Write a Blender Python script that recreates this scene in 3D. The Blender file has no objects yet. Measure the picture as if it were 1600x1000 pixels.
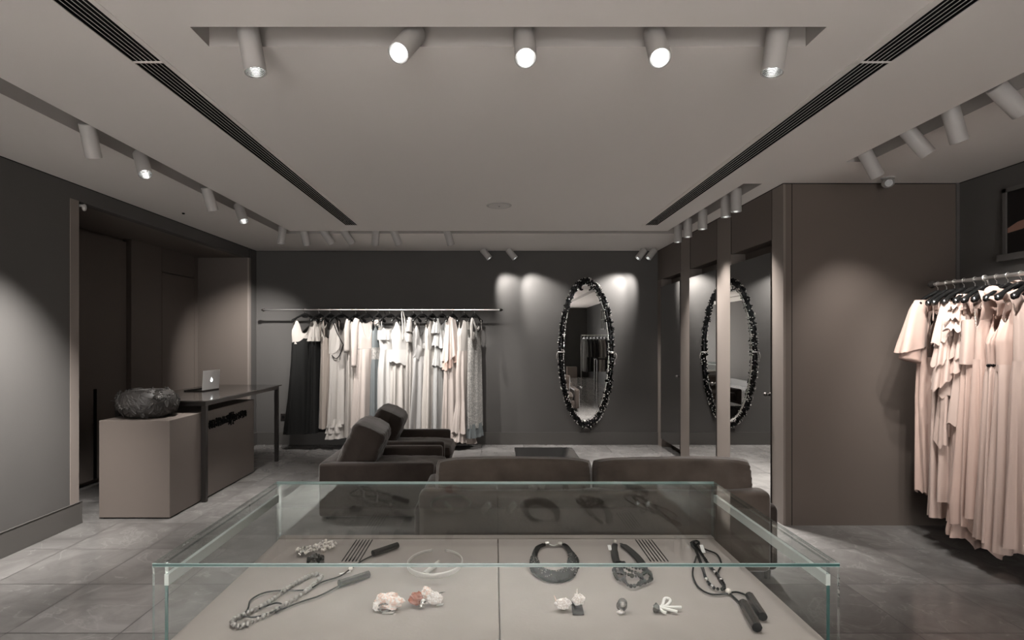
import bpy, bmesh, math, random
from mathutils import Vector, Matrix

S = bpy.context.scene
COL = S.collection
PI = math.pi
R = math.radians

# ------------------------------------------------------------------ camera, world, exposure
cam_d = bpy.data.cameras.new('camera')
cam_d.sensor_width = 36.0
cam_d.lens = 862 / 1600 * 36.0
cam_d.shift_x = 28 / 1600
cam_d.shift_y = 30 / 1600
cam_d.clip_start = 0.05
cam = bpy.data.objects.new('camera', cam_d)
cam.location = (0, 0, 1.6)
cam.rotation_euler = (PI / 2, 0, 0)
COL.objects.link(cam)
S.camera = cam

world = bpy.data.worlds.new('world')
S.world = world
world.use_nodes = True
world.node_tree.nodes['Background'].inputs[0].default_value = (0.8, 0.85, 0.9, 1)
world.node_tree.nodes['Background'].inputs[1].default_value = 0.3

# added fill light behind the camera, as daylight through an unseen window
ad = bpy.data.lights.new('rear_fill_light', 'AREA')
ad.shape = 'RECTANGLE'; ad.size = 4.4; ad.size_y = 2.3
ad.energy = 100; ad.color = (1.0, 0.96, 0.93)
al = bpy.data.objects.new('rear_fill_light', ad)
al.location = (-0.8, -6.7, 1.35); al.rotation_euler = (PI / 2 + R(8), 0, 0)
COL.objects.link(al)

S.view_settings.view_transform = 'Standard'
S.view_settings.look = 'None'
S.view_settings.exposure = 1.42
S.view_settings.gamma = 1.0
S.view_settings.use_curve_mapping = False
S.cycles.max_bounces = 12
S.cycles.diffuse_bounces = 5
S.cycles.glossy_bounces = 6
S.cycles.transparent_max_bounces = 32
S.cycles.sample_clamp_indirect = 5.0
S.cycles.caustics_reflective = False
S.cycles.caustics_refractive = False
S.cycles.use_denoising = True

# brightness of the lamps (watts), per row
W_BACK, W_LEFT, W_RIGHT, W_TOP, W_MIRROR, W_WASH, W_REAR_FILL = 56, 110, 32, 18, 130, 52, 1450
LAMP_COL = (1.0, 0.96, 0.925)

# ------------------------------------------------------------------ materials
def mat(name, col, rough=0.6, metal=0.0, spec=0.5, bump=0.0, bscale=200.0, var=0.0, vscale=3.0, sheen=0.0, emit=None, estr=0.0, coat=0.0):
    m = bpy.data.materials.new(name)
    m.use_nodes = True
    nt = m.node_tree
    b = nt.nodes['Principled BSDF']
    b.inputs['Base Color'].default_value = (*col, 1)
    b.inputs['Roughness'].default_value = rough
    b.inputs['Metallic'].default_value = metal
    b.inputs['Specular IOR Level'].default_value = spec
    if sheen:
        b.inputs['Sheen Weight'].default_value = sheen
        b.inputs['Sheen Roughness'].default_value = 0.35
    if coat:
        b.inputs['Coat Weight'].default_value = coat
        b.inputs['Coat Roughness'].default_value = 0.05
    if emit:
        b.inputs['Emission Color'].default_value = (*emit, 1)
        b.inputs['Emission Strength'].default_value = estr
    if bump or var:
        tc = nt.nodes.new('ShaderNodeTexCoord')
    if bump:
        n = nt.nodes.new('ShaderNodeTexNoise'); n.inputs['Scale'].default_value = bscale
        n.inputs['Detail'].default_value = 3
        bp = nt.nodes.new('ShaderNodeBump'); bp.inputs['Strength'].default_value = bump
        bp.inputs['Distance'].default_value = 0.01
        nt.links.new(tc.outputs['Object'], n.inputs['Vector'])
        nt.links.new(n.outputs['Fac'], bp.inputs['Height'])
        nt.links.new(bp.outputs['Normal'], b.inputs['Normal'])
    if var:
        n2 = nt.nodes.new('ShaderNodeTexNoise'); n2.inputs['Scale'].default_value = vscale
        n2.inputs['Detail'].default_value = 4
        mx = nt.nodes.new('ShaderNodeMix'); mx.data_type = 'RGBA'
        mx.inputs[6].default_value = (*[c * (1 - var) for c in col], 1)
        mx.inputs[7].default_value = (*[min(1, c * (1 + var)) for c in col], 1)
        nt.links.new(tc.outputs['Object'], n2.inputs['Vector'])
        nt.links.new(n2.outputs['Fac'], mx.inputs[0])
        nt.links.new(mx.outputs[2], b.inputs['Base Color'])
    return m

def pane_mat(name, tint, base=0.04, gain=1.0):
    m = bpy.data.materials.new(name); m.use_nodes = True
    nt = m.node_tree; nt.nodes.clear()
    out = nt.nodes.new('ShaderNodeOutputMaterial')
    tr = nt.nodes.new('ShaderNodeBsdfTransparent'); tr.inputs[0].default_value = (*tint, 1)
    gl = nt.nodes.new('ShaderNodeBsdfGlossy'); gl.inputs['Roughness'].default_value = 0.0
    gl.inputs['Color'].default_value = (0.9, 0.95, 0.94, 1)
    lw = nt.nodes.new('ShaderNodeLayerWeight'); lw.inputs['Blend'].default_value = 0.5
    pw = nt.nodes.new('ShaderNodeMath'); pw.operation = 'POWER'; pw.inputs[1].default_value = 5
    ma = nt.nodes.new('ShaderNodeMath'); ma.operation = 'MULTIPLY_ADD'
    ma.inputs[1].default_value = (1 - base) * gain; ma.inputs[2].default_value = base
    mx = nt.nodes.new('ShaderNodeMixShader')
    nt.links.new(lw.outputs['Facing'], pw.inputs[0])
    nt.links.new(pw.outputs[0], ma.inputs[0])
    nt.links.new(ma.outputs[0], mx.inputs[0])
    nt.links.new(tr.outputs[0], mx.inputs[1]); nt.links.new(gl.outputs[0], mx.inputs[2])
    nt.links.new(mx.outputs[0], out.inputs[0])
    return m

def floor_mat():
    m = bpy.data.materials.new('marble_tile'); m.use_nodes = True
    nt = m.node_tree; b = nt.nodes['Principled BSDF']; L = nt.links.new
    tc = nt.nodes.new('ShaderNodeTexCoord')
    sp = nt.nodes.new('ShaderNodeSeparateXYZ'); L(tc.outputs['Object'], sp.inputs[0])
    def math_(op, a, bb=None, c=None):
        n = nt.nodes.new('ShaderNodeMath'); n.operation = op
        for i, v in enumerate((a, bb, c)):
            if v is None: continue
            if isinstance(v, (int, float)): n.inputs[i].default_value = v
            else: L(v, n.inputs[i])
        return n.outputs[0]
    def cell(o, off, size):
        u = math_('DIVIDE', math_('SUBTRACT', o, off), size)
        f = math_('FRACT', u); fl = math_('FLOOR', u)
        d = math_('MINIMUM', f, math_('SUBTRACT', 1.0, f))
        return fl, math_('LESS_THAN', math_('MULTIPLY', d, size), 0.0034)
    ix, lx = cell(sp.outputs[0], -3.272, 0.6185)
    iy, ly = cell(sp.outputs[1], 4.806, 0.601)
    line = math_('MAXIMUM', lx, ly)
    cmb = nt.nodes.new('ShaderNodeCombineXYZ'); L(ix, cmb.inputs[0]); L(iy, cmb.inputs[1])
    wn = nt.nodes.new('ShaderNodeTexWhiteNoise'); wn.noise_dimensions = '3D'; L(cmb.outputs[0], wn.inputs['Vector'])
    # shift the marble figure for every tile
    sc = nt.nodes.new('ShaderNodeVectorMath'); sc.operation = 'SCALE'; sc.inputs['Scale'].default_value = 7.0
    L(wn.outputs['Color'], sc.inputs[0])
    ad_ = nt.nodes.new('ShaderNodeVectorMath'); ad_.operation = 'ADD'
    L(tc.outputs['Object'], ad_.inputs[0]); L(sc.outputs[0], ad_.inputs[1])
    n1 = nt.nodes.new('ShaderNodeTexNoise'); n1.inputs['Scale'].default_value = 2.6; n1.inputs['Detail'].default_value = 7
    n1.inputs['Roughness'].default_value = 0.62; n1.inputs['Distortion'].default_value = 0.9
    L(ad_.outputs[0], n1.inputs['Vector'])
    r1 = nt.nodes.new('ShaderNodeValToRGB')
    r1.color_ramp.elements[0].position = 0.3; r1.color_ramp.elements[0].color = (0.135, 0.128, 0.123, 1)
    r1.color_ramp.elements[1].position = 0.72; r1.color_ramp.elements[1].color = (0.225, 0.216, 0.208, 1)
    L(n1.outputs['Fac'], r1.inputs[0])
    n2 = nt.nodes.new('ShaderNodeTexNoise'); n2.inputs['Scale'].default_value = 1.9; n2.inputs['Detail'].default_value = 5
    n2.inputs['Distortion'].default_value = 1.6
    L(ad_.outputs[0], n2.inputs['Vector'])
    v = math_('ABSOLUTE', math_('SUBTRACT', n2.outputs['Fac'], 0.5))
    vein = math_('MULTIPLY', math_('SUBTRACT', 1.0, math_('SMOOTH_MIN', math_('MULTIPLY', v, 55.0), 1.0, 0.1)), 0.5)
    vein = math_('MAXIMUM', vein, 0.0)
    vein = math_('MULTIPLY', vein, math_('GREATER_THAN', n1.outputs['Fac'], 0.47))
    mx = nt.nodes.new('ShaderNodeMix'); mx.data_type = 'RGBA'
    L(vein, mx.inputs[0]); L(r1.outputs[0], mx.inputs[6]); mx.inputs[7].default_value = (0.27, 0.26, 0.25, 1)
    br = nt.nodes.new('ShaderNodeMix'); br.data_type = 'RGBA'; br.blend_type = 'MULTIPLY'; br.inputs[0].default_value = 1
    tv = math_('MULTIPLY_ADD', wn.outputs['Value'], 0.22, 0.89)
    cb = nt.nodes.new('ShaderNodeCombineColor'); [L(tv, cb.inputs[i]) for i in range(3)]
    L(mx.outputs[2], br.inputs[6]); L(cb.outputs[0], br.inputs[7])
    fin = nt.nodes.new('ShaderNodeMix'); fin.data_type = 'RGBA'
    L(line, fin.inputs[0]); L(br.outputs[2], fin.inputs[6]); fin.inputs[7].default_value = (0.035, 0.032, 0.03, 1)
    L(fin.outputs[2], b.inputs['Base Color'])
    rg = math_('MULTIPLY_ADD', line, 0.4, 0.17)
    L(rg, b.inputs['Roughness'])
    b.inputs['Specular IOR Level'].default_value = 0.5
    return m

def speck_mat(name, c0, c1, scale, rough=0.6, thr=0.5, metal=0.0):
    m = bpy.data.materials.new(name); m.use_nodes = True
    nt = m.node_tree; b = nt.nodes['Principled BSDF']; L = nt.links.new
    tc = nt.nodes.new('ShaderNodeTexCoord')
    vo = nt.nodes.new('ShaderNodeTexVoronoi'); vo.inputs['Scale'].default_value = scale
    no = nt.nodes.new('ShaderNodeTexNoise'); no.inputs['Scale'].default_value = scale * 0.35; no.inputs['Detail'].default_value = 4
    L(tc.outputs['Object'], vo.inputs['Vector']); L(tc.outputs['Object'], no.inputs['Vector'])
    mm = nt.nodes.new('ShaderNodeMath'); mm.operation = 'MULTIPLY'
    L(vo.outputs['Distance'], mm.inputs[0]); L(no.outputs['Fac'], mm.inputs[1])
    rp = nt.nodes.new('ShaderNodeValToRGB')
    rp.color_ramp.elements[0].position = thr * 0.35; rp.color_ramp.elements[0].color = (*c0, 1)
    rp.color_ramp.elements[1].position = thr * 0.62; rp.color_ramp.elements[1].color = (*c1, 1)
    L(mm.outputs[0], rp.inputs[0]); L(rp.outputs[0], b.inputs['Base Color'])
    bp = nt.nodes.new('ShaderNodeBump'); bp.inputs['Strength'].default_value = 0.5; bp.inputs['Distance'].default_value = 0.004
    L(mm.outputs[0], bp.inputs['Height']); L(bp.outputs[0], b.inputs['Normal'])
    b.inputs['Roughness'].default_value = rough; b.inputs['Metallic'].default_value = metal
    return m

M = {}
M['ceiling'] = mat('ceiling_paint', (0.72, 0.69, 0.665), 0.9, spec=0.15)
M['wall'] = mat('fabric_wallpaper', (0.094, 0.0895, 0.0855), 0.75, spec=0.25, bump=0.12, bscale=260, var=0.08, vscale=1.5)
M['strip'] = mat('taupe_wall_strip', (0.185, 0.158, 0.14), 0.5, spec=0.3)
M['panel'] = mat('brown_lacquer_panel', (0.118, 0.097, 0.084), 0.55, spec=0.3, bump=0.03, bscale=400)
M['casing'] = mat('light_brown_trim', (0.225, 0.195, 0.176), 0.5, spec=0.3)
M['niche'] = mat('dark_niche_panel', (0.135, 0.114, 0.10), 0.6, spec=0.3, bump=0.03, bscale=400)
M['dark_panel'] = mat('black_panel', (0.022, 0.021, 0.02), 0.5, spec=0.3)
M['baseboard'] = mat('baseboard_paint', (0.085, 0.08, 0.075), 0.4, spec=0.4)
M['black'] = mat('black_gap', (0.006, 0.006, 0.006), 0.9, spec=0.1)
M['floor'] = floor_mat()
M['white_metal'] = mat('white_powder_coat', (0.40, 0.385, 0.37), 0.55)
M['grille'] = mat('grille_white', (0.55, 0.53, 0.51), 0.5)
M['reflector'] = mat('ribbed_reflector', (0.85, 0.87, 0.87), 0.25, metal=1.0)
M['lamp'] = mat('lamp_lens', (1, 1, 1), 0.3, emit=(1.0, 0.97, 0.93), estr=7.0)
M['lamp_dim'] = mat('dim_lamp_lens', (1, 1, 1), 0.3, emit=(1.0, 0.98, 0.95), estr=0.9)
M['lamp_rim'] = mat('glowing_reflector', (0.8, 0.8, 0.8), 0.25, metal=0.6, emit=(0.9, 1.0, 0.98), estr=0.03)
M['chrome'] = mat('brushed_steel', (0.72, 0.70, 0.68), 0.35, metal=1.0)
M['black_gloss'] = mat('black_gloss', (0.008, 0.008, 0.008), 0.18, spec=0.6)
M['black_metal'] = mat('dark_steel', (0.05, 0.045, 0.042), 0.35, metal=0.7)
M['mirror'] = mat('mirror_silver', (0.86, 0.86, 0.85), 0.0, metal=1.0)
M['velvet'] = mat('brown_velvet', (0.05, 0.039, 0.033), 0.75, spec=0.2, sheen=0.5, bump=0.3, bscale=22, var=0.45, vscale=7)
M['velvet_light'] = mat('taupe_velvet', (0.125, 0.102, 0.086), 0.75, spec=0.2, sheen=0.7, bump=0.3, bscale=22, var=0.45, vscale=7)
M['desk'] = mat('taupe_lacquer', (0.15, 0.127, 0.112), 0.45, spec=0.35)
M['desk_top'] = mat('dark_glass_top', (0.045, 0.04, 0.037), 0.12, spec=0.6)
M['vase'] = mat('dark_glazed_clay', (0.045, 0.041, 0.038), 0.5, spec=0.5)
M['alu'] = mat('laptop_aluminium', (0.70, 0.69, 0.68), 0.45, metal=0.15)
M['logo_glow'] = mat('glowing_emblem', (1, 1, 1), 0.4, emit=(0.95, 1.0, 1.0), estr=1.3)
M['deck'] = mat('suede_deck', (0.34, 0.305, 0.285), 0.9, spec=0.1, bump=0.05, bscale=90, var=0.12, vscale=6)
M['plinth'] = mat('display_plinth', (0.27, 0.24, 0.22), 0.6, spec=0.3)
M['glass'] = pane_mat('clear_glass', (0.975, 0.985, 0.982), 0.018, 0.38)
M['glass_back'] = pane_mat('clear_back_glass', (0.975, 0.985, 0.982), 0.085, 0.6)
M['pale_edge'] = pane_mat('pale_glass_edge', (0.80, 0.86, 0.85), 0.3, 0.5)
M['slot'] = mat('slot_shade', (0.40, 0.38, 0.363), 0.9, spec=0.15)  # ceiling colour darkened, the shade inside the slots put into it
M['glass_edge'] = mat('green_glass_edge', (0.035, 0.085, 0.08), 0.12, spec=0.7)
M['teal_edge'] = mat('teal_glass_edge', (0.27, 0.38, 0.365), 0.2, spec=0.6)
M['frost'] = mat('frosted_strip', (0.52, 0.56, 0.54), 0.4, spec=0.4)
M['window_glass'] = pane_mat('window_glass', (0.97, 0.98, 0.98))
M['silver'] = mat('silver', (0.75, 0.73, 0.70), 0.25, metal=1.0)
M['gun'] = mat('gunmetal_tube', (0.16, 0.155, 0.15), 0.22, metal=0.9)
M['jet'] = mat('jet_beads', (0.002, 0.002, 0.002), 0.15, spec=0.2)
M['cord'] = mat('black_cord', (0.006, 0.006, 0.006), 0.6, spec=0.2)
M['ribbon'] = mat('black_ribbon', (0.012, 0.0115, 0.011), 0.6, spec=0.3)
M['pearl'] = mat('pearl', (0.80, 0.74, 0.68), 0.25, spec=0.6)
M['silver_bead'] = mat('silver_beads', (0.42, 0.40, 0.38), 0.35, metal=0.7, var=0.5, vscale=150)
M['paper'] = mat('white_paper', (0.72, 0.71, 0.69), 0.8)
M['pink_stone'] = speck_mat('pink_crystal', (0.78, 0.55, 0.46), (0.86, 0.80, 0.76), 160, 0.35)
M['red_stone'] = mat('carnelian', (0.33, 0.10, 0.06), 0.2, var=0.4, vscale=60)
M['white_stone'] = speck_mat('white_crystal', (0.9, 0.86, 0.84), (0.7, 0.62, 0.58), 220, 0.3)
M['white_enamel'] = mat('white_enamel', (0.78, 0.76, 0.73), 0.3, spec=0.6)
M['collar_metal'] = mat('pale_collar', (0.66, 0.64, 0.61), 0.3, metal=0.25)
M['picture_dark'] = mat('print_black', (0.008, 0.007, 0.007), 0.3)
M['print_skin'] = mat('print_pinkish', (0.30, 0.17, 0.13), 0.4)
M['print_white'] = mat('print_white', (0.40, 0.44, 0.47), 0.4)
M['print_brown'] = mat('print_brown', (0.05, 0.04, 0.035), 0.4)
M['frame_grey'] = mat('grey_frame', (0.10, 0.095, 0.09), 0.5)

def cloth(name, col, rough=0.62, sheen=0.15):
    if max(col) > 0.3: col = tuple(c * 0.62 for c in col)
    return mat(name, col, rough, spec=0.3, sheen=sheen)
F = {
    'white': cloth('white_silk', (0.76, 0.74, 0.71), 0.45),
    'ivory': cloth('ivory_crepe', (0.72, 0.675, 0.63)),
    'cream': cloth('cream_crepe', (0.68, 0.63, 0.58)),
    'nude': cloth('nude_chiffon', (0.60, 0.52, 0.46)),
    'blush_pale': cloth('pale_blush_crepe', (0.76, 0.67, 0.615)),
    'blush': cloth('blush_crepe', (0.86, 0.635, 0.545)),
    'blush2': cloth('blush_chiffon', (0.88, 0.68, 0.595)),
    'blush3': cloth('dusty_blush', (0.80, 0.575, 0.49)),
    'silver': cloth('silver_satin', (0.56, 0.545, 0.53), 0.3),
    'grey': cloth('pale_grey_chiffon', (0.60, 0.60, 0.585)),
    'greige': cloth('greige_chiffon', (0.55, 0.515, 0.48)),
    'slate': cloth('slate_blue_crepe', (0.13, 0.145, 0.148)),
    'black': cloth('black_crepe', (0.006, 0.006, 0.0055), 0.8, 0.02),
    'charcoal': cloth('charcoal_wool', (0.03, 0.029, 0.028), 0.8, 0.1),
    'lace': speck_mat('grey_lace', (0.36, 0.345, 0.32), (0.19, 0.185, 0.178), 85, 0.7, 0.5),
    'sequin': speck_mat('dark_sequins', (0.05, 0.028, 0.02), (0.012, 0.009, 0.008), 190, 0.3, 0.5),
}

# ------------------------------------------------------------------ mesh building
ORG = {}

class MB:
    def __init__(self):
        self.bm = bmesh.new()
    def face(self, vs, mi=0):
        try:
            f = self.bm.faces.new(vs); f.material_index = mi; return f
        except ValueError:
            return None
    def poly(self, pts, mi=0):
        return self.face([self.bm.verts.new(p) for p in pts], mi)
    def box(self, x0, x1, y0, y1, z0, z1, mi=0, skip=()):
        v = [self.bm.verts.new(p) for p in ((x0,y0,z0),(x1,y0,z0),(x1,y1,z0),(x0,y1,z0),(x0,y0,z1),(x1,y0,z1),(x1,y1,z1),(x0,y1,z1))]
        fs = {'-z': (3,2,1,0), '+z': (4,5,6,7), '-y': (0,1,5,4), '+y': (2,3,7,6), '-x': (3,0,4,7), '+x': (1,2,6,5)}
        for k, f in fs.items():
            if k not in skip: self.face([v[i] for i in f], mi)
        return self
    def prism(self, poly, d, mi=0):
        """poly: 3-D points of a flat outline, d: extrusion vector"""
        d = Vector(d)
        a = [self.bm.verts.new(p) for p in poly]; b = [self.bm.verts.new(Vector(p) + d) for p in poly]
        self.face(a[::-1], mi); self.face(b, mi)
        n = len(a)
        for i in range(n): self.face([a[i], a[(i+1) % n], b[(i+1) % n], b[i]], mi)
        return self
    def loft(self, rings, closed=True, caps=True, mi=0, loop=False):
        vs = [[self.bm.verts.new(p) for p in r] for r in rings]
        n = len(vs[0]); m = len(vs)
        for i in range(m if loop else m - 1):
            a, b = vs[i], vs[(i + 1) % m]
            for j in range(n if closed else n - 1):
                self.face([a[j], a[(j+1) % n], b[(j+1) % n], b[j]], mi)
        if caps and closed and not loop:
            self.face(vs[0][::-1], mi); self.face(vs[-1], mi)
        return self
    def tube(self, pts, r, seg=10, loop=False, caps=True, flat=None, up=None, mi=0):
        pts = [Vector(p) for p in pts]; n = len(pts)
        rs = r if isinstance(r, (list, tuple)) else [r] * n
        rings = []
        prev = None
        for i, p in enumerate(pts):
            if loop: t = pts[(i+1) % n] - pts[i-1]
            else: t = pts[min(i+1, n-1)] - pts[max(i-1, 0)]
            if t.length < 1e-9: t = Vector((0,0,1))
            t.normalize()
            if up is not None: a = Vector(up)
            elif prev is not None: a = prev
            else: a = Vector((0,0,1)) if abs(t.z) < 0.9 else Vector((1,0,0))
            a = a - t * a.dot(t)
            if a.length < 1e-6:
                a = Vector((1,0,0)) - t * t.x
            a.normalize(); b = t.cross(a); prev = a
            fx = flat if flat else 1.0
            rings.append([p + a * (rs[i] * math.cos(2*PI*k/seg)) + b * (rs[i] * fx * math.sin(2*PI*k/seg)) for k in range(seg)])
        return self.loft(rings, True, caps, mi, loop)
    def cyl(self, p0, p1, r0, r1=None, seg=20, mi=0):
        return self.tube([p0, p1], [r0, r1 if r1 is not None else r0], seg, mi=mi)
    def lathe(self, prof, c=(0,0,0), seg=32, mi=0, fn=None):
        rings = []
        for (r, z) in prof:
            ring = []
            for k in range(seg):
                th = 2*PI*k/seg
                rr = max(r, 1e-5) * (fn(th, z) if fn else 1)
                ring.append((c[0] + rr*math.cos(th), c[1] + rr*math.sin(th), c[2] + z))
            rings.append(ring)
        return self.loft(rings, True, False, mi)
    def ball(self, c, r, u=10, v=7, rot=None, mi=0):
        r = r if isinstance(r, (list, tuple)) else (r, r, r)
        rings = []
        for i in range(1, v):
            ph = PI * i / v
            rings.append([Vector((r[0]*math.sin(ph)*math.cos(2*PI*k/u), r[1]*math.sin(ph)*math.sin(2*PI*k/u), r[2]*math.cos(ph))) for k in range(u)])
        top, bot = Vector((0,0,r[2])), Vector((0,0,-r[2]))
        f = (lambda p: (rot @ p if rot else p) + Vector(c))
        vs = [[self.bm.verts.new(f(p)) for p in rr] for rr in rings]
        t = self.bm.verts.new(f(top)); b = self.bm.verts.new(f(bot))
        for i in range(len(vs) - 1):
            for k in range(u): self.face([vs[i][k], vs[i+1][k], vs[i+1][(k+1) % u], vs[i][(k+1) % u]], mi)
        for k in range(u):
            self.face([t, vs[0][k], vs[0][(k+1) % u]], mi); self.face([b, vs[-1][(k+1) % u], vs[-1][k]], mi)
        return self
    def bevel(self, w, seg=3):
        bmesh.ops.remove_doubles(self.bm, verts=self.bm.verts, dist=1e-6)
        bmesh.ops.bevel(self.bm, geom=list(self.bm.edges), offset=w, segments=seg, profile=0.5, affect='EDGES', clamp_overlap=True)
        return self
    def build(self, name, m, parent=None, smooth=False, local=False, at=None, normals=True):
        bm = self.bm
        if normals: bmesh.ops.recalc_face_normals(bm, faces=bm.faces)
        off = Vector((0,0,0))
        if parent is not None and not local: off = ORG.get(parent.name, off)
        elif at is not None: off = Vector(at)
        if off.length: bmesh.ops.translate(bm, verts=bm.verts, vec=-off)
        me = bpy.data.meshes.new(name); bm.to_mesh(me); bm.free()
        for mm in (m if isinstance(m, (list, tuple)) else [m]): me.materials.append(mm)
        if smooth:
            me.shade_smooth()
            if smooth != True: me.set_sharp_from_angle(angle=R(smooth))
        o = bpy.data.objects.new(name, me); COL.objects.link(o)
        if parent is not None:
            o.parent = parent
            ORG[o.name] = ORG.get(parent.name, Vector((0,0,0)))
        elif at is not None:
            o.location = at; ORG[o.name] = Vector(at)
        return o

def tag(o, label, cat, group=None, kind=None):
    o['label'] = label; o['category'] = cat
    if group: o['group'] = group
    if kind: o['kind'] = kind
    return o

def thing(name, label, cat, loc=(0,0,0), rotz=0.0, group=None):
    o = bpy.data.objects.new(name, None); COL.objects.link(o)
    o.empty_display_size = 0.1
    o.location = loc; o.rotation_euler = (0, 0, rotz)
    ORG[o.name] = Vector(loc)
    return tag(o, label, cat, group)

def struct(o, label, cat):
    o['kind'] = 'structure'; o['label'] = label; o['category'] = cat
    return o

def sm(a, b, t):
    t = max(0.0, min(1.0, (t - a) / (b - a))); return t*t*(3-2*t)

def spline(pts, n=6, loop=False):
    pts = [Vector(p) for p in pts]; out = []; m = len(pts)
    for i in range(m if loop else m - 1):
        if loop: p0, p1, p2, p3 = pts[i-1], pts[i], pts[(i+1) % m], pts[(i+2) % m]
        else: p0, p1, p2, p3 = pts[max(i-1,0)], pts[i], pts[i+1], pts[min(i+2,m-1)]
        for k in range(n):
            t = k / n
            out.append(0.5*((2*p1) + (p2-p0)*t + (2*p0-5*p1+4*p2-p3)*t*t + (3*p1-p0-3*p2+p3)*t**3))
    if not loop: out.append(pts[-1])
    return out

# ------------------------------------------------------------------ the room
H = 2.94
XL, XR, XM = -3.61, 3.99, 2.485       # left wall, far right wall, mirrored block
YB, YF, YP = 8.38, -6.8, 4.74         # back wall, shop front behind the camera, face of the block
NX, NY0, NY1, NZ = -4.36, 4.79, 8.12, 2.80

b = MB(); b.box(-4.7, XR+0.1, YF-0.1, YB+0.1, -0.1, 0.0)
struct(b.build('floor', M['floor']), 'grey marble tile floor with pale veins', 'floor')

# ceiling with recessed slots
slots = [(-2.69, -2.53, -4.0, 7.0), (-2.69, 2.31, 6.835, 7.0), (2.15, 2.31, 4.753, 7.0),
         (-1.305, 1.427, 2.367, 2.527), (-1.305, 1.427, -0.28, -0.12), (-1.305, 1.427, -2.68, -2.52), (2.66, 2.82, -4.0, 4.17)]  # the two slots behind the camera are added for fill lamps
vents = [(-1.742, -1.602, -1.2, 6.49), (1.772, 1.915, -1.2, 6.49)]
def make_ceiling():
    x0, x1, y0, y1 = -4.7, XR+0.1, YF-0.1, YB+0.1
    xs = sorted({x0, x1, *[v for s in slots+vents for v in s[:2]]}); ys = sorted({y0, y1, *[v for s in slots+vents for v in s[2:]]})
    def depth(i, j):
        if not (0 <= i < len(xs)-1 and 0 <= j < len(ys)-1): return 0.0
        cx, cy = (xs[i]+xs[i+1])/2, (ys[j]+ys[j+1])/2
        for s in slots:
            if s[0] < cx < s[1] and s[2] < cy < s[3]: return 0.14
        for s in vents:
            if s[0] < cx < s[1] and s[2] < cy < s[3]: return 0.08
        return 0.0
    m = MB()
    for i in range(len(xs)-1):
        for j in range(len(ys)-1):
            d = depth(i, j); z = H + d
            a, bb, c, e = xs[i], xs[i+1], ys[j], ys[j+1]
            m.poly([(a,c,z),(a,e,z),(bb,e,z),(bb,c,z)])
            if d:
                for (di, dj, p, q) in ((-1,0,(a,c),(a,e)), (1,0,(bb,e),(bb,c)), (0,-1,(bb,c),(a,c)), (0,1,(a,e),(bb,e))):
                    d2 = depth(i+di, j+dj)
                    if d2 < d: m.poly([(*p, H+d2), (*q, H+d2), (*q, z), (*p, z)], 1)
    m.poly([(x0,y0,H+0.2),(x1,y0,H+0.2),(x1,y1,H+0.2),(x0,y1,H+0.2)])
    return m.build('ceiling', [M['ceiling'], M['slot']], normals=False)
struct(make_ceiling(), 'pale plaster ceiling with recessed lamp slots', 'ceiling')

b = MB(); b.box(-4.7, XR+0.1, YB, YB+0.1, 0, H)
struct(b.build('wall_back', M['wall']), 'dark grey fabric wall behind the gown rail and oval mirror', 'wall')
b = MB(); b.box(XL-0.1, XL, YF, NY0-0.095, 0, H); b.box(XL-0.1, XL, NY0-0.095, NY1, NZ, H); b.box(XL-0.1, XL, NY1+0.06, YB, 0, H)
struct(b.build('wall_left', M['wall']), 'dark grey fabric wall on the left', 'wall')
b = MB(); b.box(XL-0.1, XL+0.006, NY0-0.095, NY0, 0, NZ)
b.box(XL-0.02, XL+0.006, NY1, NY1+0.06, 0, NZ)
struct(b.build('trim_1', M['casing']), 'light brown casing framing the niche opening', 'door casing')
b = MB()
b.box(NX-0.1, NX, 6.63, 7.236, 0, NZ); b.box(NX-0.1, NX, 7.246, 8.02, 2.49, NZ); b.box(NX-0.1, NX, 8.03, NY1, 0, NZ)
b.box(-4.7, -4.47, NY0-0.2, NY1, 0, NZ)
b.box(-4.7, XL-0.02, NY1, YB, 0, NZ)               # far cheek of the niche
b.box(-4.7, XL-0.1, NY0-0.3, NY0-0.2, 0, NZ)
b.box(-4.7, XL-0.1, NY0-0.3, YB, NZ, H)
struct(b.build('wall_niche', M['niche']), 'dark brown panelled niche behind the counter', 'wall')
b = MB(); b.box(NX-0.1, NX, 7.248, 8.02, 0.01, 2.478)
struct(b.build('door_4', M['niche']), 'flush dark brown door beside the far niche corner', 'door')
b = MB(); b.box(-4.47, -4.40, NY0-0.15, 6.60, 0.06, 2.76)
o = struct(b.build('door_5', M['niche']), 'dark sliding door panel at the near end of the niche', 'door')
b = MB(); b.box(-4.40, -4.392, 6.06, 6.10, 0.06, 1.05)
b.build('handle', M['black'], o)
b = MB(); b.box(-3.7, -2.9, YB-0.002, YB, 0, 0.001)
b.bm.free()

# baseboards
b = MB(); b.box(XL, XL+0.02, YF, NY0+0.02, 0, 0.19); b.box(XL-0.1, XL+0.02, NY0, NY0+0.02, 0, 0.19); b.bevel(0.003, 1)
struct(b.build('baseboard_left', M['baseboard']), 'tall grey baseboard along the left wall', 'baseboard')
b = MB(); b.box(XL, XM, YB-0.02, YB, 0, 0.19); b.box(XL, XL+0.02, NY1+0.06, YB-0.02, 0, 0.19)
struct(b.build('baseboard_back', M['baseboard']), 'tall grey baseboard along the back wall', 'baseboard')
b = MB(); b.box(XR-0.02, XR, 1.0, YP, 0, 0.19)
struct(b.build('baseboard_right', M['baseboard']), 'tall grey baseboard behind the blush gowns', 'baseboard')
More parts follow.
